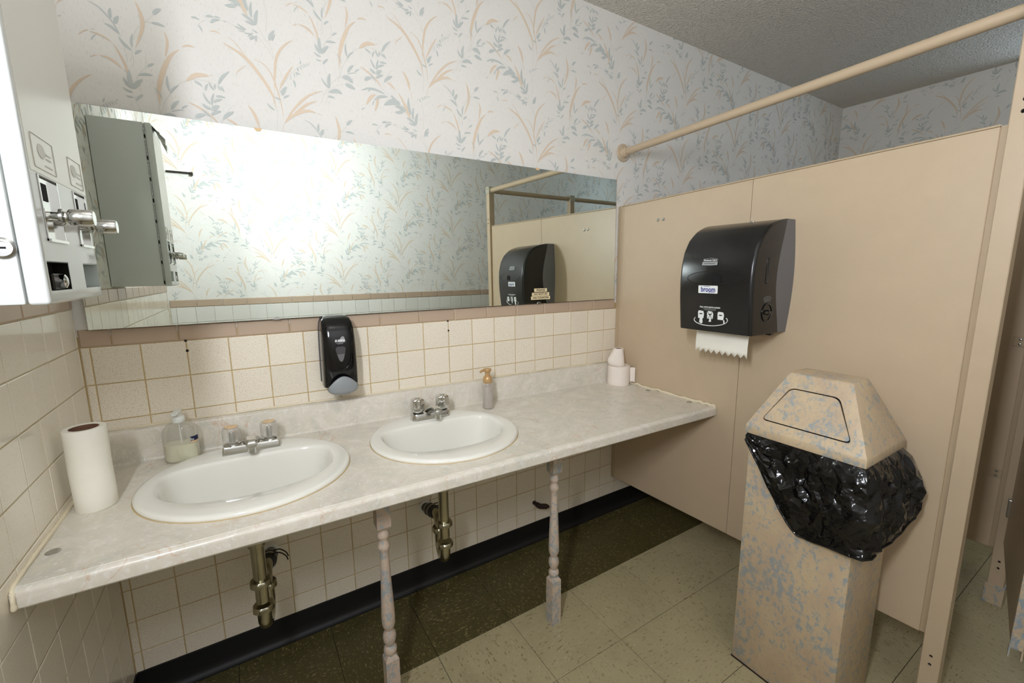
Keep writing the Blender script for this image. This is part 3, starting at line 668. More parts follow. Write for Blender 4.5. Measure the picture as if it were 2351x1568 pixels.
obj('plug', bm_tube([(0.008, -0.054, -0.0035), (0.022, -0.055, -0.008)], 0.008, 6), 'rust', vs_)
for x, z in ((0.2215, 1.167), (0.2225, 1.135), (1.107, 1.167), (1.109, 1.126)):
    o = obj('screw_hole', bm_lathe([(0.0042, 0.0), (0.0034, 0.0012), (0.002, 0.001), (0.0, 0.0002)], 14, cap=False), 'rust', wall_back, smooth=40); o.location = (x, -0.0003, z); o.rotation_euler = (H, 0, 0)

# ---------------------------------------------------------------- turned legs carrying the counter
def spindle(x, y, label):
    s = thing('turned_support', label, 'leg', (x, y, 0), 'turned wooden counter legs'); zt = cz(x)-0.0205; hw = 0.0205
    def sq(z0, z1, c0, c1):
        bm = bmesh.new(); R = []
        for z, k in ((z0, 1.0 if not c0 else 0.62), (z0+(0.012 if c0 else 0.0005), 1.0), (z1-(0.014 if c1 else 0.0005), 1.0), (z1, 1.0 if not c1 else 0.62)):
            R.append([(a*hw*k, b*hw*k, z) for a, b in ((-1, -1), (1, -1), (1, 1), (-1, 1))])
        bm_rings(R, True, True, True, bm); return bm
    obj('foot_block', sq(0.0, 0.200, False, True), 'spatter_leg', s)
    obj('top_block', sq(0.622, zt, True, False), 'spatter_leg', s)
    pr_ = [(0.012, 0.190), (0.0145, 0.200), (0.0195, 0.207), (0.0205, 0.215), (0.0185, 0.224), (0.0125, 0.230), (0.013, 0.235), (0.0185, 0.246), (0.0205, 0.260), (0.0185, 0.274), (0.013, 0.283), (0.013, 0.287), (0.0165, 0.294), (0.0198, 0.306), (0.0205, 0.325), (0.0200, 0.345), (0.0178, 0.40), (0.0155, 0.46), (0.0138, 0.52), (0.0135, 0.552), (0.0160, 0.557), (0.0185, 0.564), (0.0185, 0.570), (0.0160, 0.577), (0.0128, 0.586), (0.0135, 0.592), (0.0178, 0.598), (0.0185, 0.604), (0.0165, 0.612), (0.0130, 0.618), (0.0125, 0.630)]
    obj('turned_shaft', bm_lathe(pr_, 28), 'spatter_leg', s, smooth=50); return s
spindle(0.673, -0.470, 'turned counter leg between the two sinks, sponge-painted pink and blue')
spindle(1.312, -0.469, 'turned counter leg right of the middle sink, sponge-painted pink and blue')
# ---------------------------------------------------------------- things on the counter
r = thing('paper_towel_roll', 'tall white paper towel roll standing by the left wall', 'paper roll', (0.034, -0.296, cz(0.034)))
ro, ri, h = 0.0395, 0.0275, 0.2010
bm = bmesh.new(); K = 48
def roll_rings(ro, ri, h, amp=0.0006):
    P = [(ri, 0.001), (ro-0.001, 0.0), (ro, 0.0015)]+[(ro, h*k/6) for k in range(1, 6)]+[(ro, h-0.0015), (ro-0.001, h), (ri, h-0.0005), (ri, h*0.5), (ri, 0.001)]
    return [[((q+(amp*math.sin(3*t+z*40) if q > ri else 0))*math.cos(t), (q+(amp*math.sin(3*t+z*40) if q > ri else 0))*math.sin(t), z) for t in (2*math.pi*k/K for k in range(K))] for q, z in P]
bm_rings(roll_rings(ro, ri, h), False, False, True, bm); obj('paper', bm, 'paper', r, smooth=50)
obj('cardboard_core', bm_rings([[(q*math.cos(2*math.pi*k/K), q*math.sin(2*math.pi*k/K), z) for k in range(K)] for q, z in ((ri-0.0015, 0.0), (ri-0.0002, 0.0), (ri-0.0002, h-0.001), (ri-0.0015, h-0.001), (ri-0.0015, 0.0))], False, False), 'cardboard', r, smooth=60)

# clear pump bottle with pale yellow soap
b = thing('soap_bottle', 'squat clear pump bottle half full of pale yellow soap', 'bottle', (0.186, -0.079, cz(0.186)), rotz=math.radians(-8))
def ov(rx, ry, z, n=40, e=2.6):
    out = []
    for k in range(n):
        t = 2*math.pi*k/n; c, s = math.cos(t), math.sin(t); f = (abs(c)**e+abs(s)**e)**(-1/e); out.append((rx*c*f, ry*s*f, z))
    return out
rings = [ov(0.038, 0.024, 0.0), ov(0.0425, 0.0275, 0.003), ov(0.0445, 0.029, 0.010), ov(0.0445, 0.029, 0.075), ov(0.0440, 0.0285, 0.090), ov(0.040, 0.027, 0.104), ov(0.030, 0.0225, 0.116, e=2.2), ov(0.018, 0.016, 0.122, e=2.0), ov(0.0135, 0.0135, 0.124, e=2.0), ov(0.0135, 0.0135, 0.134, e=2.0)]
obj('bottle', bm_rings(rings, True, True), 'clear_plastic', b, smooth=60)
obj('liquid', bm_rings([ov(0.036, 0.022, 0.002), ov(0.0405, 0.0255, 0.005), ov(0.0425, 0.027, 0.011), ov(0.0425, 0.027, 0.056)], True, True), 'liquid_yellow', b, smooth=50)
pm = obj('pump', bm_lathe([(0.0155, 0.122), (0.0165, 0.124), (0.0165, 0.138), (0.015, 0.140), (0.008, 0.1405), (0.0065, 0.143), (0.0065, 0.149), (0.009, 0.1505), (0.0095, 0.157), (0.008, 0.159)], 28), 'white_plastic', b, smooth=40)
obj('nozzle', bm_rings([[(x, y, z+dz) for x, dz in rrect(w, hh, hh*0.4, 3)] for y, z, w, hh in ((0.008, 0.1555, 0.012, 0.007), (-0.012, 0.1555, 0.014, 0.008), (-0.030, 0.1545, 0.018, 0.006), (-0.036, 0.1525, 0.010, 0.005))], True, True), 'white_plastic', pm, smooth=40)
obj('dip_tube', bm_tube([(0, 0, 0.008), (0.001, 0, 0.06), (0, 0, 0.122)], 0.0022, 8), 'white_plastic', pm, smooth=60)
def curved_label(name, mat, a0, a1, z0, z1, g=0.0006, n=8, parent=None):
    bm = bmesh.new(); A = []
    for k in range(n+1):
        t = math.radians(a0+(a1-a0)*k/n); c, s = math.cos(t), math.sin(t); e = 2.6; f = (abs(c)**e+abs(s)**e)**(-1/e)
        A.append([((0.0445+g)*c*f, (0.029+g)*s*f, z) for z in (z0, z1)])
    R = [[bm.verts.new(p) for p in q] for q in A]
    for p, q in zip(R[:-1], R[1:]): bm.faces.new((p[0], q[0], q[1], p[1]))
    return obj(name, bm, mat, parent)
curved_label('label', 'navy', -52, -12, 0.064, 0.078, parent=b)
curved_label('label_band', 'tan_cap', -52, -12, 0.0585, 0.0635, parent=b)
t_ = math.radians(-38); text('lettering', 'Sp', 0.010, 'white_print', b, (0.0350, -0.0292, 0.071), (0.30, -1, 0), extrude=0.0003)

# slim bottle with gold pump
b = thing('gold_pump_bottle', 'slim clear soap bottle with a gold pump top behind the middle sink', 'bottle', (1.232, -0.109, cz(1.23)))
rings = [ov(0.0175, 0.0175, 0.0, e=3), ov(0.0205, 0.0205, 0.002, e=3), ov(0.0212, 0.0212, 0.006, e=3), ov(0.0212, 0.0212, 0.106, e=3), ov(0.0195, 0.0195, 0.111, e=2.4), ov(0.0165, 0.0165, 0.114, e=2), ov(0.0165, 0.0165, 0.124, e=2)]
obj('bottle', bm_rings(rings, True, True), 'clear_plastic', b, smooth=60)
obj('liquid', bm_rings([ov(0.0165, 0.0165, 0.003, e=3), ov(0.0192, 0.0192, 0.006, e=3), ov(0.0196, 0.0196, 0.098, e=3)], True, True), 'liquid_pink', b, smooth=50)
pm = obj('pump', bm_lathe([(0.0185, 0.113), (0.0200, 0.116), (0.0200, 0.129), (0.0185, 0.137), (0.0140, 0.142), (0.0105, 0.145), (0.0105, 0.157), (0.0125, 0.160), (0.0165, 0.164), (0.0175, 0.169), (0.0165, 0.1725), (0.0130, 0.1735)], 32), 'gold_plastic', b, smooth=40)
obj('nozzle', bm_tube(smooth_path([(-0.008, -0.002, 0.168), (-0.022, -0.006, 0.1695), (-0.034, -0.010, 0.168), (-0.040, -0.012, 0.164)], 4), [0.0055]*5+[0.005]*4+[0.0045]*4, 10), 'gold_plastic', pm, smooth=50)
obj('dip_tube', bm_tube(smooth_path([(0, 0, 0.113), (0.001, 0, 0.06), (0.009, 0.002, 0.006)], 6), 0.0022, 8), 'white_plastic', pm, smooth=60)

# toilet paper
t1 = thing('toilet_paper_roll', 'full white toilet paper roll on the counter in the far corner', 'toilet paper', (2.0215, -0.0935, cz(2.02)), 'toilet paper rolls in the corner')
ro, ri, h = 0.0560, 0.0200, 0.100; K = 48
bm = bmesh.new(); bm_rings(roll_rings(ro, ri, h, 0.0007), False, False, True, bm); obj('tissue', bm, 'tissue', t1, smooth=50)
obj('cardboard_core', bm_rings([[(q*math.cos(2*math.pi*k/K), q*math.sin(2*math.pi*k/K), z) for k in range(K)] for q, z in ((ri-0.0012, 0.0), (ri-0.0002, 0.0), (ri-0.0002, h-0.001), (ri-0.0012, h-0.001), (ri-0.0012, 0.0))], False, False), 'cardboard', t1, smooth=60)
pts = [(0.0405, -0.0405), (0.050, -0.048), (0.0545, -0.062)]
bm = bmesh.new(); A = [[bm.verts.new((x, y, z)) for x, y in pts] for z in (0.014, 0.090)]
for k in range(2): bm.faces.new((A[0][k], A[0][k+1], A[1][k+1], A[1][k]))
fl = obj('loose_sheet', bm, 'tissue', t1); md = fl.modifiers.new('s', 'SOLIDIFY'); md.thickness = 0.0006
t2 = thing('small_toilet_paper_roll', 'nearly used-up white paper roll on top of the full toilet roll', 'toilet paper', (2.0150, -0.0935, cz(2.02)+0.1003), 'toilet paper rolls in the corner')
bm = bmesh.new(); R = []
for z, q, fl_ in ((0.0, 0.032, 0.35), (0.003, 0.034, 0.6), (0.020, 0.033, 0.95), (0.035, 0.031, 1.0), (0.055, 0.0285, 0.55), (0.075, 0.0265, 0.15), (0.088, 0.0255, 0.0), (0.090, 0.0245, 0.0), (0.0895, 0.0145, 0.0), (0.05, 0.0140, 0.0)):
    ring = []
    for k in range(40):
        t = 2*math.pi*k/40; d = max(0.0, math.cos(t-math.radians(155)))**3
        qq = q+0.024*fl_*d+(0.0008*math.sin(5*t+z*120) if q > 0.02 else 0); ring.append((qq*math.cos(t), qq*math.sin(t), z))
    R.append(ring)
bm_rings(R, True, True, True, bm); obj('tissue', bm, 'tissue', t2, smooth=50)
obj('cardboard_core', bm_rings([[(q*math.cos(2*math.pi*k/32), q*math.sin(2*math.pi*k/32), z) for k in range(32)] for q, z in ((0.0142, 0.05), (0.0142, 0.0892), (0.0130, 0.0892), (0.0130, 0.05))], False, True), 'cardboard', t2, smooth=60)

# ---------------------------------------------------------------- wall soap dispenser
SX, SZ = 0.6565, 0.985
d = thing('wall_soap_dispenser', 'glossy black soap dispenser mounted on the tiles between the sinks', 'soap dispenser', (SX, -0.0045, SZ))
def disp_ring(z, hw, dep, y0=0.0, e=4.2, n=40):
    # half-rounded section: flat at the wall, rounded front corners
    out = []
    for k in range(n):
        t = 2*math.pi*k/n; c, s = math.cos(t), math.sin(t)
        ee = 7.0 if s > 0 else e
        f = (abs(c)**ee+abs(s)**ee)**(-1/ee); x = hw*c*f; y = -dep/2+dep/2*s*f
        out.append((x, y+y0, z))
    return out
zs = [(-0.010, 0.0570, 0.092), (0.0, 0.0575, 0.097), (0.06, 0.0570, 0.103), (0.12, 0.0562, 0.105), (0.165, 0.0550, 0.103), (0.195, 0.0535, 0.096), (0.215, 0.0505, 0.084), (0.228, 0.0455, 0.068), (0.235, 0.037, 0.050), (0.2385, 0.026, 0.034)]
obj('cover', bm_rings([disp_ring(z, w, dp-0.012, -0.012) for z, w, dp in zs], True, True), 'gloss_black', d, smooth=50)
obj('back_plate', bm_rings([disp_ring(z, w+0.0008, 0.018, 0.0, e=8) for z, w, dp in [(-0.004, 0.0500, 0)]+[(z, w, 0) for z, w, dp in zs[1:8]]+[(0.236, 0.036, 0)]], True, True), 'window_grey', d, smooth=50)
def front_patch(name, poly, mat, y, par, thick=0.004):
    bm = bmesh.new()
    A = [bm.verts.new((x, y(x, z), z)) for x, z in poly]; Bv = [bm.verts.new((x, y(x, z)+thick+0.006, z)) for x, z in poly]
    bm.faces.new(A); k = len(poly)
    for i in range(k): bm.faces.new((A[(i+1) % k], A[i], Bv[i], Bv[(i+1) % k]))
    bmesh.ops.recalc_face_normals(bm, faces=bm.faces[:]); return obj(name, bm, mat, par)
# grey push bar: crescent bulging out at the bottom
bm = bmesh.new(); N = 24; R = []
for v in range(9):
    row = []
    for k in range(N+1):
        u = -1+2*k/N; x = 0.0455*u
        ztop = 0.036*(1-abs(u)**1.9)-0.006; zbot = -0.012-0.024*math.sqrt(max(0, 1-u*u))
        z = ztop+(zbot-ztop)*v/8; y = -0.104-0.012*math.sqrt(max(0.0, 1-u*u))*math.sin(math.pi*(0.25+0.62*v/8))
        if v == 8: y += 0.02
        row.append((x, y, z))
    R.append(row)
bm_rings(R, False, False, False, bm); bmesh.ops.recalc_face_normals(bm, faces=bm.faces[:])
p_ = obj('push_bar', bm, 'push_grey', d, smooth=60); md = p_.modifiers.new('s', 'SOLIDIFY'); md.thickness = 0.006; md.offset = 1
FY_ = -0.1052
win = [(0.0165*a, 0.108+b) for a, b in ((-1, 0.018), (-0.92, 0.023), (-0.7, 0.026), (0, 0.027), (0.7, 0.026), (0.92, 0.023), (1, 0.018), (0.8, 0.0), (0.5, -0.018), (0.2, -0.026), (-0.2, -0.026), (-0.5, -0.018), (-0.8, 0.0))]
decal('window', win, 'window_grey', d, (0, FY_, 0), (0, -1, 0), t=0.0012)
decal('window_liquid', [(x*0.9, z) for x, z in win if z < 0.116], 'grey_plastic', d, (0, FY_-0.0011, 0), (0, -1, 0), t=0.0005)
arc = [(0.036*math.cos(t), 0.118-0.066*math.sin(t)) for t in [math.pi*(0.06+0.88*k/24) for k in range(25)]]
obj('ridge', bm_tube([(x, FY_-0.0002, z) for x, z in arc], 0.0016, 8), 'gloss_black', d, smooth=60)
decal('logo', [(-0.010, 0.150), (0.014, 0.150), (0.010, 0.168), (0.004, 0.170), (-0.001, 0.166)], 'grey_print', d, (0.004, FY_+0.0008, 0), (0, -1, 0), t=0.0012)
text('lettering', 'SUPERB', 0.0105, 'white_print', d, (-0.001, FY_-0.0009, 0.155), (0, -1, 0), sx=0.92, shear=0.15, extrude=0.0005, bold=0.0004)
for q_, w_ in ((0.1475, 0.028), (0.1440, 0.018)): decal('small_print', rrect(w_, 0.0012, 0.0003, 1), 'grey_print', d, (0.0, FY_, q_), (0, -1, 0))

# ---------------------------------------------------------------- towel dispenser on the partition
PX = 2.085
d = thing('paper_towel_dispenser', 'large black paper towel dispenser on the beige partition', 'towel dispenser', (PX-0.0005, -0.712, 1.14))
W2 = 0.145
def d_front(z):      # depth of the cover at height z above the bottom
    pts = [(0.0, 0.222), (0.05, 0.228), (0.12, 0.235), (0.19, 0.238), (0.25, 0.234), (0.30, 0.220), (0.34, 0.196), (0.37, 0.163), (0.388, 0.128), (0.398, 0.09), (0.404, 0.05)]
    for (a, b), (c, e) in zip(pts[:-1], pts[1:]):
        if a <= z <= c: return b+(e-b)*(z-a)/(c-a)
    return pts[-1][1]
def d_back(z):       # boundary between grey housing and cover
    t = min(1.0, z/0.40); return 0.046+0.044*math.sin(math.pi*(0.06+0.88*t))**1.6*(1.0-0.15*t)
zz = [0.0, 0.03, 0.06, 0.09, 0.12, 0.15, 0.18, 0.21, 0.24, 0.27, 0.295, 0.32, 0.34, 0.358, 0.373, 0.385, 0.393, 0.400]
def ycross(z, i): return i
prof = [(-d_front(z), z) for z in zz]+[(-d_back(z), z+(0.004 if z > 0.39 else 0)) for z in reversed(zz)]
bm = bm_prism(prof, -W2, W2, 'y')
es = [e for e in bm.edges if abs(e.verts[0].co.y-e.verts[1].co.y) < 1e-6 and min(-e.verts[0].co.x, -e.verts[1].co.x) > 0.085]
bmesh.ops.bevel(bm, geom=es, offset=0.012, segments=4, profile=0.5, affect='EDGES')
cov = obj('cover', bm, 'black_plastic', d, smooth=32)
def hw_(z): return W2+0.003+0.012*math.sin(math.pi*min(1.0, z/0.40))
obj('back_housing', bm_rings([[(0.0, hw_(z), z+(0.003 if z > 0.39 else 0)), (-d_back(z)+0.0004, W2-0.0006, z+(0.004 if z > 0.39 else 0)), (-d_back(z)+0.0004, -W2+0.0006, z+(0.004 if z > 0.39 else 0)), (0.0, -hw_(z), z+(0.003 if z > 0.39 else 0))] for z in zz], True, True), 'grey_plastic', d, smooth=32)
def dx(z): return -d_front(z)-0.0006
def slope(z): 
    e = 0.004; return (d_front(z+e)-d_front(z-e))/(2*e)
def nrm(z): return Vector((-1, 0, -slope(z))).normalized()   # outward on the front face; facing -x
# oval viewing band
ev = []
for k in range(41):
    t = 2*math.pi*k/40; y = 0.004-0.112*math.cos(t); z = 0.1985+0.026*math.sin(t); ev.append((dx(z)+0.0004, -y, z))
obj('oval_band', bm_tube(ev, 0.0009, 6, cap=False), 'smoke_plastic', d, smooth=60)
decal('view_slot', [(a*0.017, b*0.016) for a, b in ((-1, -1), (1, -1), (0.85, 0.5), (0.4, 0.95), (-0.4, 0.95), (-0.9, 0.5))], 'hole', d, (dx(0.197)-0.0002, -0.020+0.004, 0.197), nrm(0.197))
decal('badge', [(-0.031, -0.013), (-0.029, 0.010), (0.0, 0.0145), (0.029, 0.010), (0.031, -0.013), (0.0, -0.0145)], 'grey_print', d, (dx(0.258), 0.020, 0.258), nrm(0.258))
decal('badge_field', [(-0.0295, 0.0), (-0.028, 0.009), (0.0, 0.0132), (0.028, 0.009), (0.0295, 0.0)], 'black_print', d, (dx(0.258)-0.0006, 0.020, 0.258), nrm(0.258))
text('badge_lettering', 'Kimberly·Clark', 0.0085, 'white_print', d, (dx(0.263)-0.0012, 0.020, 0.263), nrm(0.263), bold=0.0002)
text('badge_lettering', 'PROFESSIONAL', 0.0058, 'black_print', d, (dx(0.2515)-0.0008, 0.020, 0.2515), nrm(0.2515), sx=1.15)
decal('sticker', rrect(0.078, 0.0285, 0.003), 'white_print', d, (dx(0.157), 0.019, 0.157), nrm(0.157))
text('sticker_lettering', 'broom', 0.0265, 'blue_print', d, (dx(0.157)-0.0007, 0.018, 0.1565), nrm(0.157), sx=0.80, bold=0.0006)
decal('small_print', rrect(0.026, 0.0014, 0.0004, 1), 'blue_print', d, (dx(0.168)-0.0006, 0.024, 0.1685), nrm(0.168))
decal('small_print', rrect(0.024, 0.0014, 0.0004, 1), 'blue_print', d, (dx(0.146)-0.0006, 0.004, 0.1462), nrm(0.146))
text('instruction_lettering', 'PULL WITH BOTH HANDS', 0.0070, 'white_print', d, (dx(0.091), 0.010, 0.091), nrm(0.091), bold=0.0002)
for q_, w_ in ((0.0855, 0.052), (0.0810, 0.046)): decal('small_print', rrect(w_, 0.0014, 0.0004, 1), 'grey_print', d, (dx(q_), 0.010, q_), nrm(q_))
for c, st in ((0.046, 0), (0.008, 1), (-0.034, 2)):
    z = 0.062; L = (dx(z)-0.0004, c, z); n = nrm(z)
    decal('pictogram', [(-0.012, -0.014), (0.010, -0.014), (0.013, 0.004), (0.010, 0.014), (-0.008, 0.0155), (-0.012, 0.010)], 'white_print', d, L, n)
    decal('pictogram_slot', [(a*0.007, b*0.0022+0.003) for a, b in ellipse(1, 1, 12)], 'black_print', d, (L[0]-0.0007, L[1], L[2]), n)
    if st == 0: decal('pictogram_towel', [(-0.008, -0.034), (-0.005, -0.030), (-0.002, -0.034), (0.003, -0.034), (0.007, -0.030), (0.006, -0.014), (-0.005, -0.014)], 'white_print', d, L, n)
    if st == 1:
        decal('pictogram_towel', [(-0.006, -0.026), (0.004, -0.024), (0.003, -0.014), (-0.003, -0.014)], 'white_print', d, L, n)
        for s in (-1, 1): decal('pictogram_cross', [(-0.013*s-0.0009, -0.020), (-0.013*s+0.0009, -0.020), (0.013*s+0.0009, 0.018), (0.013*s-0.0009, 0.018)], 'black_print', d, (L[0]-0.0009, L[1], L[2]), n)
    if st == 2: decal('pictogram_towel', [(0.011, -0.026), (0.016, -0.027), (0.014, -0.014), (0.010, -0.014)], 'white_print', d, L, n)
lp = []
for k in range(33):
    t = 2*math.pi*k/32; y = 0.008+0.068*math.cos(t)*(1.0 if True else 1); z = 0.044-0.022*math.sin(t)-0.004*math.cos(t)
    if math.sin(t) < -0.55: continue
    lp.append((dx(z)+0.0002, y, z))
lp = sorted(lp, key=lambda p: math.atan2(p[1]-0.008, 0.05-p[2])); obj('pictogram_loop', bm_tube(lp, 0.0016, 6), 'white_print', d, smooth=60)
# side dial, slot and small print on the face turned to the camera (-y)
dl = obj('feed_dial', bm_lathe([(0.033, 0.0), (0.033, 0.003), (0.029, 0.004), (0.027, 0.001), (0.010, 0.001), (0.007, 0.010), (0.0, 0.012)], 32, cap=False), 'gloss_black', d, smooth=35); dl.location = (-0.135, -W2, 0.078); dl.rotation_euler = (H, 0, 0)
obj('dial_grip', bm_box(-0.161, -0.109, -W2-0.010, -W2, 0.073, 0.083, 0.003), 'gloss_black', d)
sl = [(x, -W2-0.0003, z) for x, z in [(-0.152+0.006*math.cos(t), 0.262+0.006*math.sin(t)) for t in [math.pi*k/8 for k in range(9)]]+[(-0.152-0.006+0.012*0-0.001, 0.185)]+[(-0.151+0.006*math.cos(t), 0.185+0.006*math.sin(t)) for t in [math.pi+math.pi*k/8 for k in range(1, 9)]]]
obj('side_slot', bm_tube(sl+[sl[0]], 0.0011, 6), 'gloss_black', d, smooth=60)
for k in range(5):
    pts = [(-0.135+(0.040+0.0042*k)*math.cos(t), -W2-0.0004, 0.078+(0.040+0.0042*k)*math.sin(t)) for t in [math.radians(62+56*j/8) for j in range(9)]]
    obj('dial_print', bm_tube(pts, 0.0005, 4), 'grey_print', d)
# towel hanging out
N = 54; bm = bmesh.new(); rows = []
for v in range(8):
    row = []
    for k in range(N+1):
        u = k/N; z = 0.004-v/7*0.088
        if v == 7: z += 0.015*(0.5-abs((u*9) % 1.0-0.5))*2-0.012
        y = 0.112-0.213*u; x = -0.150-0.012*math.sin(v/7*1.4)-0.004*math.sin(u*3.0)+0.006*(v/7)**2
        row.append((x, y, z))
    rows.append(row)
bm_rings(rows, False, False, False, bm); tw = obj('paper_towel', bm, 'paper', d, smooth=60); md = tw.modifiers.new('s', 'SOLIDIFY'); md.thickness = 0.0008
obj('top_latch', bm_box(-0.012, -0.001, -0.004, 0.012, 0.400, 0.412, 0.002), 'satin_metal', d)
obj('bottom_latch', bm_box(-0.085, -0.065, -0.140, -0.120, -0.010, 0.002, 0.003), 'gloss_black', d)

# ---------------------------------------------------------------- trash can, lid and bag
TX0, TX1, TY0, TY1 = 1.755, 2.008, -1.245, -0.938
can = thing('trash_can', 'tall square metal trash can sponge-painted beige and blue', 'trash can', ((TX0+TX1)/2, (TY0+TY1)/2, 0))
ox, oy = (TX0+TX1)/2, (TY0+TY1)/2
def loc(b): return (b[0]-ox, b[1]-ox, b[2]-oy, b[3]-oy, b[4], b[5])
obj('body', bm_box(*loc((TX0, TX1, TY0, TY1, 0.003, 0.842)), bev=0.004), 'spatter', can, smooth=40)
obj('base_seam', bm_box(*loc((TX0-0.001, TX1+0.001, TY0-0.001, TY1+0.001, 0.0, 0.006))), 'rust', can)
LX0, LX1, LY0, LY1, LZ0, LZ1, LZ2 = 1.744, 2.019, -1.256, -0.927, 0.842, 0.868, 1.048
UX0, UX1, UY0, UY1 = 1.822, 1.928, -1.180, -1.010
bm = bmesh.new()
def rect(x0, x1, y0, y1, z): return [(x0-ox, y0-oy, z), (x1-ox, y0-oy, z), (x1-ox, y1-oy, z), (x0-ox, y1-oy, z)]
bm_rings([rect(LX0, LX1, LY0, LY1, LZ0), rect(LX0, LX1, LY0, LY1, LZ1), rect(UX0, UX1, UY0, UY1, LZ2), rect(UX0+0.004, UX1-0.004, UY0+0.004, UY1-0.004, LZ2+0.002)], True, True, True, bm)
bmesh.ops.bevel(bm, geom=[e for e in bm.edges], offset=0.0035, segments=2, profile=0.5, affect='EDGES')
lid_me = to_mesh(bm)
# swing door opening on the -x slope
A = Vector((LX0-ox, 0, LZ1)); B = Vector((UX0-ox, 0, LZ2)); sl = (B-A); Ls = sl.length; sd = sl.normalized(); nn = Vector((-sd.z, 0, sd.x))
def on(u, v, e=0.0):     # u along y, v along slope
    p = A+sd*v+nn*e; return (p.x, u, p.z)
def door_outline(g):
    vb, vt, wb, wt = 0.030-g, 0.150+g, 0.122+g, 0.066+g; out = []; c = (LY0+LY1)/2-oy
    base = [(-wb, vb), (wb, vb), (wt, vt), (-wt, vt)]
    for i in range(4):
        p = Vector((*base[i], 0)); a = Vector((*base[i-1], 0)); b_ = Vector((*base[(i+1) % 4], 0)); r_ = 0.016
        p1 = p+(a-p).normalized()*r_; p2 = p+(b_-p).normalized()*r_
        for k in range(5):
            t = k/4; q = (1-t)**2*p1+2*t*(1-t)*p+t*t*p2; out.append((q.x+c, q.y))
    return out
cut = bmesh.new(); bm_rings([[on(u, v, e) for u, v in door_outline(0.0)] for e in (-0.012, 0.012)], True, True, True, cut)
lid_me = boolean(lid_me, [cut]); lid = obj('lid', lid_me, 'spatter', can, smooth=25)
bm = bmesh.new(); bm_rings([[on(u, v, e) for u, v in door_outline(-0.0034)] for e in (-0.008, 0.0002)], True, True, True, bm); bmesh.ops.recalc_face_normals(bm, faces=bm.faces[:])
obj('swing_door', bm, 'spatter', lid)
bm = bmesh.new(); bm_rings([[on(u, v, e) for u, v in door_outline(-0.0001)] for e in (-0.0110, -0.0105)], True, True, True, bm); bmesh.ops.recalc_face_normals(bm, faces=bm.faces[:]); obj('door_gap', bm, 'hole', lid)
# bag: skirt folded over the rim
bag = thing('trash_bag', 'black plastic liner bag draped over the trash can rim', 'trash bag', (ox, oy, 0.0))
per = []
def bag_z(s):        # lower edge, s = 0..4 (0-1 front -x face from back-left to near corner, 1-2 the -y face, 2-3 +x, 3-4 +y)
    P = [(0.0, 0.815), (0.08, 0.775), (0.25, 0.690), (0.42, 0.622), (0.56, 0.578), (0.8, 0.590), (1.0, 0.602), (1.12, 0.598), (1.5, 0.612), (1.85, 0.650), (2.05, 0.660), (3.0, 0.70), (3.6, 0.76), (4.0, 0.815)]
    for (a, b_), (c, e) in zip(P[:-1], P[1:]):
        if a <= s <= c: return b_+(e-b_)*(s-a)/(c-a)
    return 0.815
def bag_out(s):
    P = [(0.0, 0.006), (0.3, 0.010), (0.6, 0.016), (0.9, 0.036), (1.0, 0.045), (1.15, 0.040), (1.5, 0.046), (1.9, 0.062), (2.05, 0.058), (2.4, 0.030), (3.0, 0.02), (4.0, 0.006)]
    for (a, b_), (c, e) in zip(P[:-1], P[1:]):
        if a <= s <= c: return b_+(e-b_)*(s-a)/(c-a)
    return 0.006
hx, hy = (TX1-TX0)/2, (TY1-TY0)/2
def perim(s):
    s = s % 4.0; i = int(s); f = s-i
    c = [(-hx, hy), (-hx, -hy), (hx, -hy), (hx, hy)]; n_ = [(-1, 0), (0, -1), (1, 0), (0, 1)]
    p = Vector((*c[i], 0)).lerp(Vector((*c[(i+1) % 4], 0)), f); n = Vector((*n_[i], 0))
    k = 0.10
    if f < k: n = n.lerp(Vector((*n_[i-1], 0)), 0.5*(1-f/k))
    if f > 1-k: n = n.lerp(Vector((*n_[(i+1) % 4], 0)), 0.5*(1-(1-f)/k))
    return p, n.normalized()
NS, NV = 84, 12; rows = []; rb = random.Random(3)
jj = [[(rb.uniform(-0.34, 0.34), rb.uniform(-0.34, 0.34), rb.uniform(-1, 1)) for k in range(NS)] for v in range(NV+2)]
for v in range(NV+2):
    row = []
    for k in range(NS):
        js, jv, jo = jj[v][k]; edge = v == 0 or v >= NV
        if edge: jo = 0.0
        s = 4.0*(k+(0 if edge else js))/NS; p, n = perim(s); zb = bag_z(s % 4.0)
        vv = min((v+(0 if edge else jv))/NV, 1.0)
        z = 0.846+(zb-0.846)*vv; depth = 0.846-zb
        o_ = 0.0045+bag_out(s % 4.0)*math.sin(math.pi*min(1.0, vv**0.75)*0.62)
        q = Vector((s*1.6, vv*depth*4.0, 0.3)); cr1 = 1-abs(noise.noise(q*1.5)); cr2 = 1-abs(noise.noise(Vector((q.x*2.2+q.y*2.4, q.y*1.3-q.x, 4.0))))
        fold = ((cr1**3*0.013+cr2**4*0.010-0.010)*(0.35 if edge else 1.0)+jo*0.006)*min(1.0, depth/0.12)*min(1.0, vv*4)
        o_ = max(0.0035, o_+fold); z += 0.004*noise.noise(Vector((s*3, 1.3, 0)))*vv
        if v == NV+1: o_ = max(0.003, o_-0.012); z += 0.004
        row.append((p.x+n.x*o_, p.y+n.y*o_, z))
    rows.append(row)
bm = bmesh.new(); bm_rings(rows, False, False, True, bm); bmesh.ops.recalc_face_normals(bm, faces=bm.faces[:])
bmesh.ops.triangulate(bm, faces=bm.faces[:])
bg_ = obj('liner', bm, 'bag', bag, smooth=16)
hem = rows[NV]; obj('hem', bm_tube([Vector(p)+Vector((0, 0, -0.002)) for p in hem]+[Vector(hem[0])], 0.0032, 6, cap=False), 'bag', bag, smooth=60)
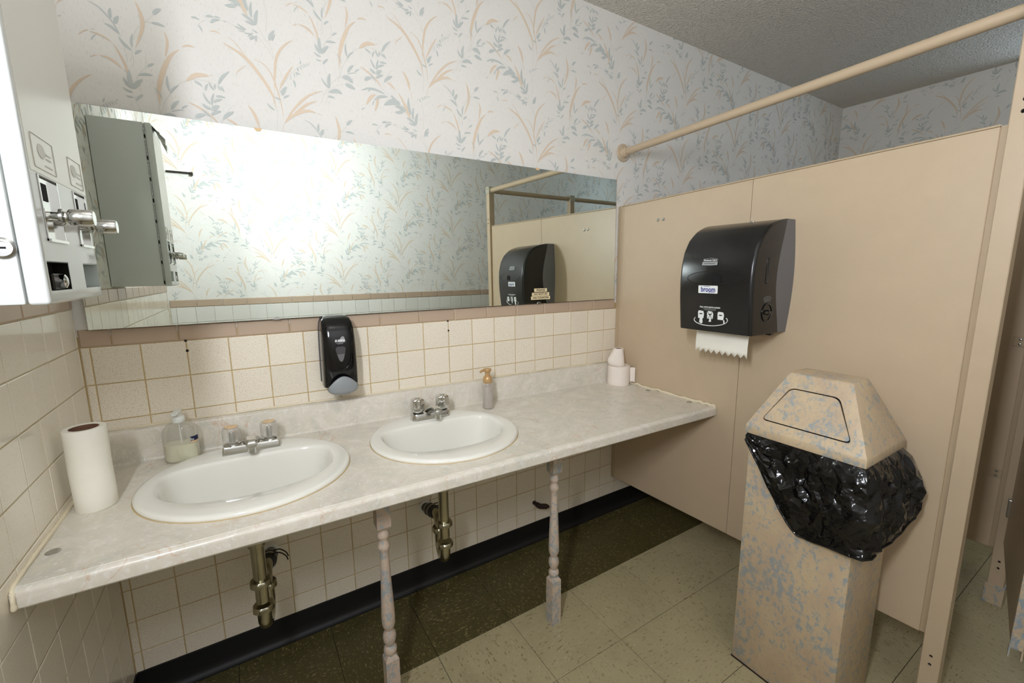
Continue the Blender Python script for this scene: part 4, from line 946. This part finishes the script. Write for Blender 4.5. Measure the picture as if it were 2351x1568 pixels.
# ---------------------------------------------------------------- toilet partition, posts and rails
PS = 0.0295              # the stall work rises a little towards the room
def zoff(y): return -PS*y
def sheared(bm):
    for v in bm.verts: v.co.z += zoff(v.co.y)
    return bm
YE = -1.334
part = thing('stall_partition', 'beige metal toilet partition beside the counter', 'partition', (0, 0, 0))
for y0, y1 in ((-0.694, -0.010), (YE, -0.6955)):
    obj('panel', sheared(bm_box(PX, PX+0.025, y0, y1, 0.206, 1.688, 0.0015, 1)), 'partition', part)
obj('edge_cap', sheared(bm_box(PX-0.0012, PX+0.0262, YE, -0.010, 1.6885, 1.694, 0.001, 1)), 'partition_edge', part)
obj('wall_channel', sheared(bm_box(PX-0.004, PX+0.029, -0.022, -0.001, 0.206, 1.693, 0.001, 1)), 'partition_edge', part)
obj('wall_channel', sheared(bm_box(PX-0.0016, PX+0.027, -0.046, -0.022, 0.30, 1.680, 0.0008, 1)), 'partition', part)
obj('post_channel', sheared(bm_box(PX+0.006, PX+0.019, -1.348, YE, 0.206, 1.690)), 'partition_edge', part)
for y in (-0.2535, -0.2845):
    sc_ = obj('screw', bm_lathe([(0.0075, 0.0), (0.0075, 0.002), (0.005, 0.0035), (0.0, 0.004)], 16, cap=False), 'satin_metal', part, smooth=40); sc_.location = (PX, y, 1.602); sc_.rotation_euler = (0, -H, 0)
def post(x, y, ztop, label, shoe=False):
    p = thing('stall_post', label, 'post', (x, y, 0), 'stall posts'); hw = 0.0225
    z0 = 0.075 if shoe else 0.0
    me = to_mesh(bm_box(-hw, hw, -hw, hw, 0.0, ztop-0.04, 0.002, 1)); cuts = []
    for z in (1.7815, 1.753, 0.190, 0.161):
        c = bmesh.new(); bm_rings([[(xx, 0.0045*math.cos(t), z+0.0052*math.sin(t)) for t in [2*math.pi*k/16 for k in range(16)]] for xx in (-0.04, -0.012)], True, True, True, c); cuts.append(c)
    me = boolean(me, cuts)
    obj('post_tube', me, 'partition', p)
    for z in (1.7815, 1.753, 0.190, 0.161):
        h_ = obj('bolt_hole', bm_lathe([(0.0047, 0.0), (0.0, 0.0001)], 16, cap=False), 'hole', p); h_.location = (-hw+0.0055, 0, z); h_.rotation_euler = (0, -H, 0)
    cp = obj('post_cap', bm_box(-hw-0.004, hw+0.004, -hw-0.004, hw+0.004, ztop-0.045, ztop+0.004, 0.003), 'cap_metal', p, smooth=40)
    for zz_ in (ztop-0.012,):
        s_ = obj('cap_screw', bm_lathe([(0.004, 0.0), (0.003, 0.0015), (0.0, 0.002)], 12, cap=False), 'hole', cp); s_.location = (-hw-0.004, 0.0, zz_); s_.rotation_euler = (0, -H, 0)
    if shoe: obj('floor_shoe', bm_box(-hw-0.006, hw+0.006, -hw-0.006, hw+0.006, 0.0, 0.085, 0.003), 'peeling', p)
    return p
P1Y = -1.3705; ZR = 1.958
post(2.098, P1Y, ZR+zoff(P1Y)+0.022, 'square beige post at the end of the beige partition')
post(2.905, P1Y, ZR+zoff(P1Y)+0.022, 'square post at the far stall divider, with peeling floor shoe', True)
rail = thing('partition_rail', 'round beige rail above the partition from wall to post', 'rail', (0, 0, 0))
obj('tube', bm_tube([(2.100, -0.004, ZR), (2.100, P1Y+0.020, ZR+zoff(P1Y))], 0.0172, 24), 'partition', rail, smooth=60)
fl = obj('wall_flange', bm_lathe([(0.043, 0.0), (0.043, 0.003), (0.040, 0.006), (0.028, 0.008), (0.024, 0.016), (0.0225, 0.030), (0.0205, 0.032)], 36), 'partition', rail, smooth=35); fl.location = (2.100, -0.0005, ZR); fl.rotation_euler = (H, 0, 0)
for k in range(4):
    t = math.pi/4+k*H; s_ = obj('flange_screw', bm_lathe([(0.0045, 0.0), (0.003, 0.002), (0.0, 0.0025)], 12, cap=False), 'cap_metal', fl); s_.location = (0.0335*math.cos(t), 0.0335*math.sin(t), 0.0065)
front_rail = thing('stall_front_rail', 'round beige rail over the stall fronts, seen in the mirror', 'rail', (0, 0, 0))
zr = ZR+zoff(P1Y)
obj('tube', bm_tube([(2.098+0.020, P1Y, zr-0.002), (2.905-0.020, P1Y, zr-0.002)], 0.0172, 20), 'partition', front_rail, smooth=60)
obj('tube', bm_tube([(2.905+0.020, P1Y, zr-0.002), (XR-0.004, P1Y, zr-0.002)], 0.0172, 20), 'partition', front_rail, smooth=60)
far = thing('far_stall_divider', 'dim beige stall divider behind the end post', 'partition', (0, 0, 0))
obj('panel', sheared(bm_box(2.893, 2.918, YE, -0.010, 0.196, 1.678, 0.0015, 1)), 'partition', far)
obj('wall_channel', sheared(bm_box(2.889, 2.922, -0.030, -0.001, 0.196, 1.68, 0.001, 1)), 'partition_edge', far)
obj('post_channel', sheared(bm_box(2.897, 2.914, -1.350, YE, 0.196, 1.678)), 'partition_edge', far)
for z in (1.085, 0.55):
    br = obj('bracket', bm_box(2.889, 2.893, -1.334, -1.300, z-0.018, z+0.018, 0.001, 1), 'partition_edge', far)
    for dz_ in (-0.009, 0.009):
        s_ = obj('bracket_screw', bm_lathe([(0.005, 0.0), (0.0035, 0.002), (0.0, 0.0025)], 12, cap=False), 'satin_metal', br); s_.location = (2.889, -1.319, z+dz_); s_.rotation_euler = (0, -H, 0)
# stall door hinged on the far post and standing ajar
hx_, hy_ = 2.872, -1.385; fx_, fy_ = 2.190, -1.516; L_ = math.hypot(fx_-hx_, fy_-hy_); ang = math.atan2(fy_-hy_, fx_-hx_)
door = thing('stall_door', 'stall door ajar at the right edge, with peeling free edge', 'stall door', (hx_, hy_, 0), rotz=ang)
obj('panel', bm_box(0.01, L_-0.004, -0.0125, 0.0125, 0.285, 1.60, 0.0015, 1), 'partition', door)
obj('edge_strip', bm_box(L_-0.004, L_+0.002, -0.0135, 0.0135, 0.275, 1.60, 0.001, 1), 'peeling', door)
for s in (-1, 1): obj('edge_prong', bm_box(L_-0.012, L_+0.002, s*0.0125-0.0018, s*0.0125+0.0018, 0.245, 0.278), 'peeling', door)
hk = obj('door_bumper', bm_lathe([(0.008, 0.0), (0.008, 0.004), (0.005, 0.006), (0.005, 0.02), (0.011, 0.024), (0.011, 0.036), (0.0, 0.038)], 16, cap=False), 'hole', door, smooth=40); hk.location = (L_-0.03, -0.0125, 1.585); hk.rotation_euler = (H, 0, 0)
obj('hinge', bm_box(-0.004, 0.02, -0.02, 0.02, 0.40, 0.47, 0.002), 'satin_metal', door); obj('hinge', bm_box(-0.004, 0.02, -0.02, 0.02, 1.40, 1.47, 0.002), 'satin_metal', door)

# ---------------------------------------------------------------- napkin vending machine on the left wall
VX0, VX1, VY0, VY1, VZ0, VZ1 = XL-0.0005, 0.160, -0.836, -0.568, 1.334, 1.944
v = thing('vending_machine', 'white metal dual-knob vending box on the left wall', 'vending machine', (0, 0, 0))
DXB = 0.136
obj('body', bm_box(VX0, DXB, VY0, VY1, VZ0, VZ1, 0.003), 'enamel', v, smooth=40)
CH = [(-0.806, -0.729), (-0.655, -0.588)]; SLT = [(-0.825, -0.735), (-0.661, -0.573)]
dm = to_mesh(bm_box(DXB+0.0015, VX1, VY0-0.001, VY1, VZ0-0.001, VZ1+0.001, 0.005, 3)); cuts = []
for a, b_ in CH: cuts.append(bm_box(VX1-0.010, VX1+0.02, a, b_, 1.420, 1.511))
for a, b_ in SLT: cuts.append(bm_box(DXB+0.004, VX1+0.02, a, b_, 1.3515, 1.3925))
dm = boolean(dm, cuts); door = obj('door', dm, ['enamel'], v, smooth=30)
obj('front_panel', bm_box(VX1-0.0008, VX1+0.0006, VY0+0.012, VY1-0.006, 1.5125, VZ1-0.02, 0.0004, 1), 'cream_panel', v)
for i, (a, b_) in enumerate(CH):
    c = (a+b_)/2
    pl = obj('coin_plate', bm_box(VX1-0.0095, VX1-0.004, a+0.001, b_-0.001, 1.421, 1.510, 0.001, 1), 'chrome', v)
    obj('coin_window', bm_box(VX1-0.0042, VX1-0.0030, c-0.016, c+0.006, 1.478, 1.502), 'hole', pl)
    obj('plate_frame', bm_box(VX1-0.004, VX1+0.0015, a+0.001, a+0.004, 1.421, 1.510), 'chrome', pl); obj('plate_frame', bm_box(VX1-0.004, VX1+0.0015, b_-0.004, b_-0.001, 1.421, 1.510), 'chrome', pl)
    obj('plate_lip', bm_box(VX1-0.004, VX1+0.004, a+0.001, b_-0.001, 1.420, 1.424), 'chrome', pl)
    kn = obj('crank_knob', bm_lathe([(0.0075, 0.0), (0.0075, 0.010), (0.012, 0.012), (0.012, 0.016), (0.0085, 0.018), (0.0080, 0.020), (0.0115, 0.022), (0.0122, 0.024), (0.0122, 0.046), (0.0105, 0.049)], 28), 'chrome', v, smooth=40)
    kn.location = (VX1-0.004, c, 1.457); kn.rotation_euler = (0, H, 0)
for i, (a, b_) in enumerate(SLT):
    obj('vend_slot', bm_box(DXB+0.0042, DXB+0.006, a+0.0005, b_-0.0005, 1.352, 1.392), 'hole' if i == 0 else 'enamel_side', v)
    mt = 'dark_metal' if i == 0 else 'enamel_side'
    obj('slot_dark_plate', bm_box(DXB+0.0045, VX1-0.0005, b_-0.0012, b_-0.0002, 1.352, 1.392), mt, v); obj('slot_dark_plate', bm_box(DXB+0.0045, VX1-0.0005, a, b_, 1.3912, 1.3922), mt, v)  # added plates that make the slot's inner walls darker
    if i == 0:
        obj('inner_bracket', bm_box(DXB+0.006, VX1-0.006, a+0.040, b_-0.004, 1.352, 1.376, 0.002), 'dark_metal', v)
        k_ = obj('inner_bolt', bm_lathe([(0.010, 0.0), (0.010, 0.008), (0.006, 0.010)], 16), 'chrome', v, smooth=40); k_.location = (VX1-0.008, a+0.066, 1.364); k_.rotation_euler = (0, H, 0)
    else:
        for q in range(4): obj('slot_tab', bm_box(DXB+0.006, VX1-0.012, a+0.030+0.008*(q % 2), a+0.046+0.008*(q % 2), 1.354+0.009*q, 1.359+0.009*q), 'enamel', v)
for a, b_ in ((-0.806, -0.722), (-0.654, -0.586)):
    c = (a+b_)/2; fr = rrect(b_-a, 0.0445, 0.002, 2)
    obj('label_frame', bm_tube([(VX1+0.0008, c-q, 1.5425+w) for q, w in fr+[fr[0]]], 0.0007, 4), 'faint_print', v)
    decal('label_art', [(q, w) for q, w in ellipse(0.014, 0.010, 16)], 'faint_print', v, (VX1+0.0006, c-0.008, 1.546), (1, 0, 0))
    for q in range(2): decal('label_print', rrect(0.020, 0.0025, 0.0008, 1), 'faint_print', v, (VX1+0.0006, c+0.018, 1.545-0.006*q), (1, 0, 0))
    decal('label_print', rrect(0.030, 0.002, 0.0006, 1), 'faint_print', v, (VX1+0.0006, c+0.014, 1.528), (1, 0, 0))
lk = obj('lock', bm_lathe([(0.0135, 0.0), (0.0135, 0.003), (0.011, 0.005), (0.0085, 0.005), (0.0080, 0.003), (0.0, 0.003)], 28, cap=False), 'satin_metal', v, smooth=35); lk.location = (0.1285-0.004, VY0-0.0002, 1.409); lk.rotation_euler = (H, 0, 0)
obj('keyhole', bm_box(-0.004, 0.004, -0.0012, 0.0012, 0.0031, 0.0036), 'hole', lk)
for k in range(46):
    z = VZ0+0.008+k*0.013
    obj('hinge_knuckle', bm_tube([(DXB+0.0008, VY1+0.0004, z), (DXB+0.0008, VY1+0.0004, z+0.0115)], 0.0022, 8), 'dark_metal' if (k % 6 == 0) else 'satin_metal', v, smooth=60)
rows = []; rf = random.Random(5)
for i_ in range(7):
    rows.append([(VX1+0.004+0.030*i_/6+rf.uniform(-0.003, 0.003), -0.585-0.075*k_/6+rf.uniform(-0.003, 0.003), VZ1-0.002-0.085*i_/6*(0.55+0.45*k_/6)+rf.uniform(-0.003, 0.003)) for k_ in range(7)])
rows[0] = [(VX1-0.001, p[1], VZ1-0.002) for p in rows[0]]
ff = obj('reflector_foil', bm_rings(rows, False, False, False), 'foil', v, smooth=20); md = ff.modifiers.new('s', 'SOLIDIFY'); md.thickness = 0.0008  # crinkled foil standing in for a light reflector, hung on the box
# stand-ins for a light stand's rod and reflector, seen only in the mirror
bar = thing('stand_rod', 'dark rod of a light stand, fixed to the papered wall, seen in the mirror', 'bar', (0, 0, 0))
obj('rod', bm_box(0.055, 0.205, YF-0.0005, YF+0.016, 2.082, 2.094, 0.003), 'dark_metal', bar); obj('rod_end', bm_box(0.186, 0.205, YF+0.014, YF+0.024, 2.070, 2.094, 0.003), 'dark_metal', bar)
# ---------------------------------------------------------------- added lamp in place of a bounce flash, washes the wall opposite the mirror
F = Vector(FLASH); D = (Vector(FLASH_AIM)-F).normalized()
lt = thing('added_flash_lamp', 'added white flash lamp aimed at the wall opposite the mirror', 'lamp', FLASH)
obj('base', bm_lathe([(0.05, ZC-F.z-0.02), (0.055, ZC-F.z-0.002), (0.055, ZC-F.z)], 28), 'lamp_white', lt, smooth=40)
obj('stem', bm_tube([(0, 0, ZC-F.z-0.015), -D*0.10], 0.008, 10), 'lamp_white', lt, smooth=60)
hd = obj('head', bm_tube([-D*0.14, -D*0.13, -D*0.02], [0.03, 0.045, 0.055], 24, cap=False), 'lamp_white', lt, smooth=40)
ld = bpy.data.lights.new('spot_lamp', 'SPOT'); ld.energy = FLASH_W; ld.spot_size = math.radians(140); ld.spot_blend = 1.0; ld.shadow_soft_size = 0.04; ld.color = FLASH_COLOR
lo = bpy.data.objects.new('spot_lamp', ld); COL.objects.link(lo); lo.parent = lt
lo.rotation_euler = D.to_track_quat('-Z', 'Y').to_euler()

# ---------------------------------------------------------------- added lamp in place of a stand-mounted strobe, on the left wall
sc0 = thing('added_strobe_panel', 'flat rectangular wall lamp on the left wall near the far corner', 'lamp', (XL, STROBE[1], STROBE[2]))
SD = Vector((0.84, 0.54, 0)).normalized(); rz = math.atan2(SD.y, SD.x); dxs = STROBE[0]-XL
obj('wall_plate', bm_box(0.0, 0.008, -0.03, 0.03, -0.12, 0.12, 0.003), 'lamp_white', sc0, smooth=40)
obj('arm', bm_tube([(0.006, 0, 0), (dxs-0.010, -0.004, 0)], 0.008, 10), 'lamp_white', sc0, smooth=60)
hs = obj('housing', bm_box(-0.014, -0.004, -0.060, 0.060, -0.235, 0.235, 0.003), 'lamp_white', sc0, smooth=40); hs.location = (dxs, 0, 0); hs.rotation_euler = (0, 0, rz)
sd_ = bpy.data.lights.new('strobe_panel_light', 'AREA'); sd_.shape = 'RECTANGLE'; sd_.size = 0.11; sd_.size_y = 0.45; sd_.energy = STROBE_W; sd_.color = STROBE_COLOR
so_ = bpy.data.objects.new('strobe_panel_light', sd_); COL.objects.link(so_); so_.parent = sc0; so_.location = (dxs, 0, 0); so_.rotation_euler = SD.to_track_quat('-Z', 'Y').to_euler()
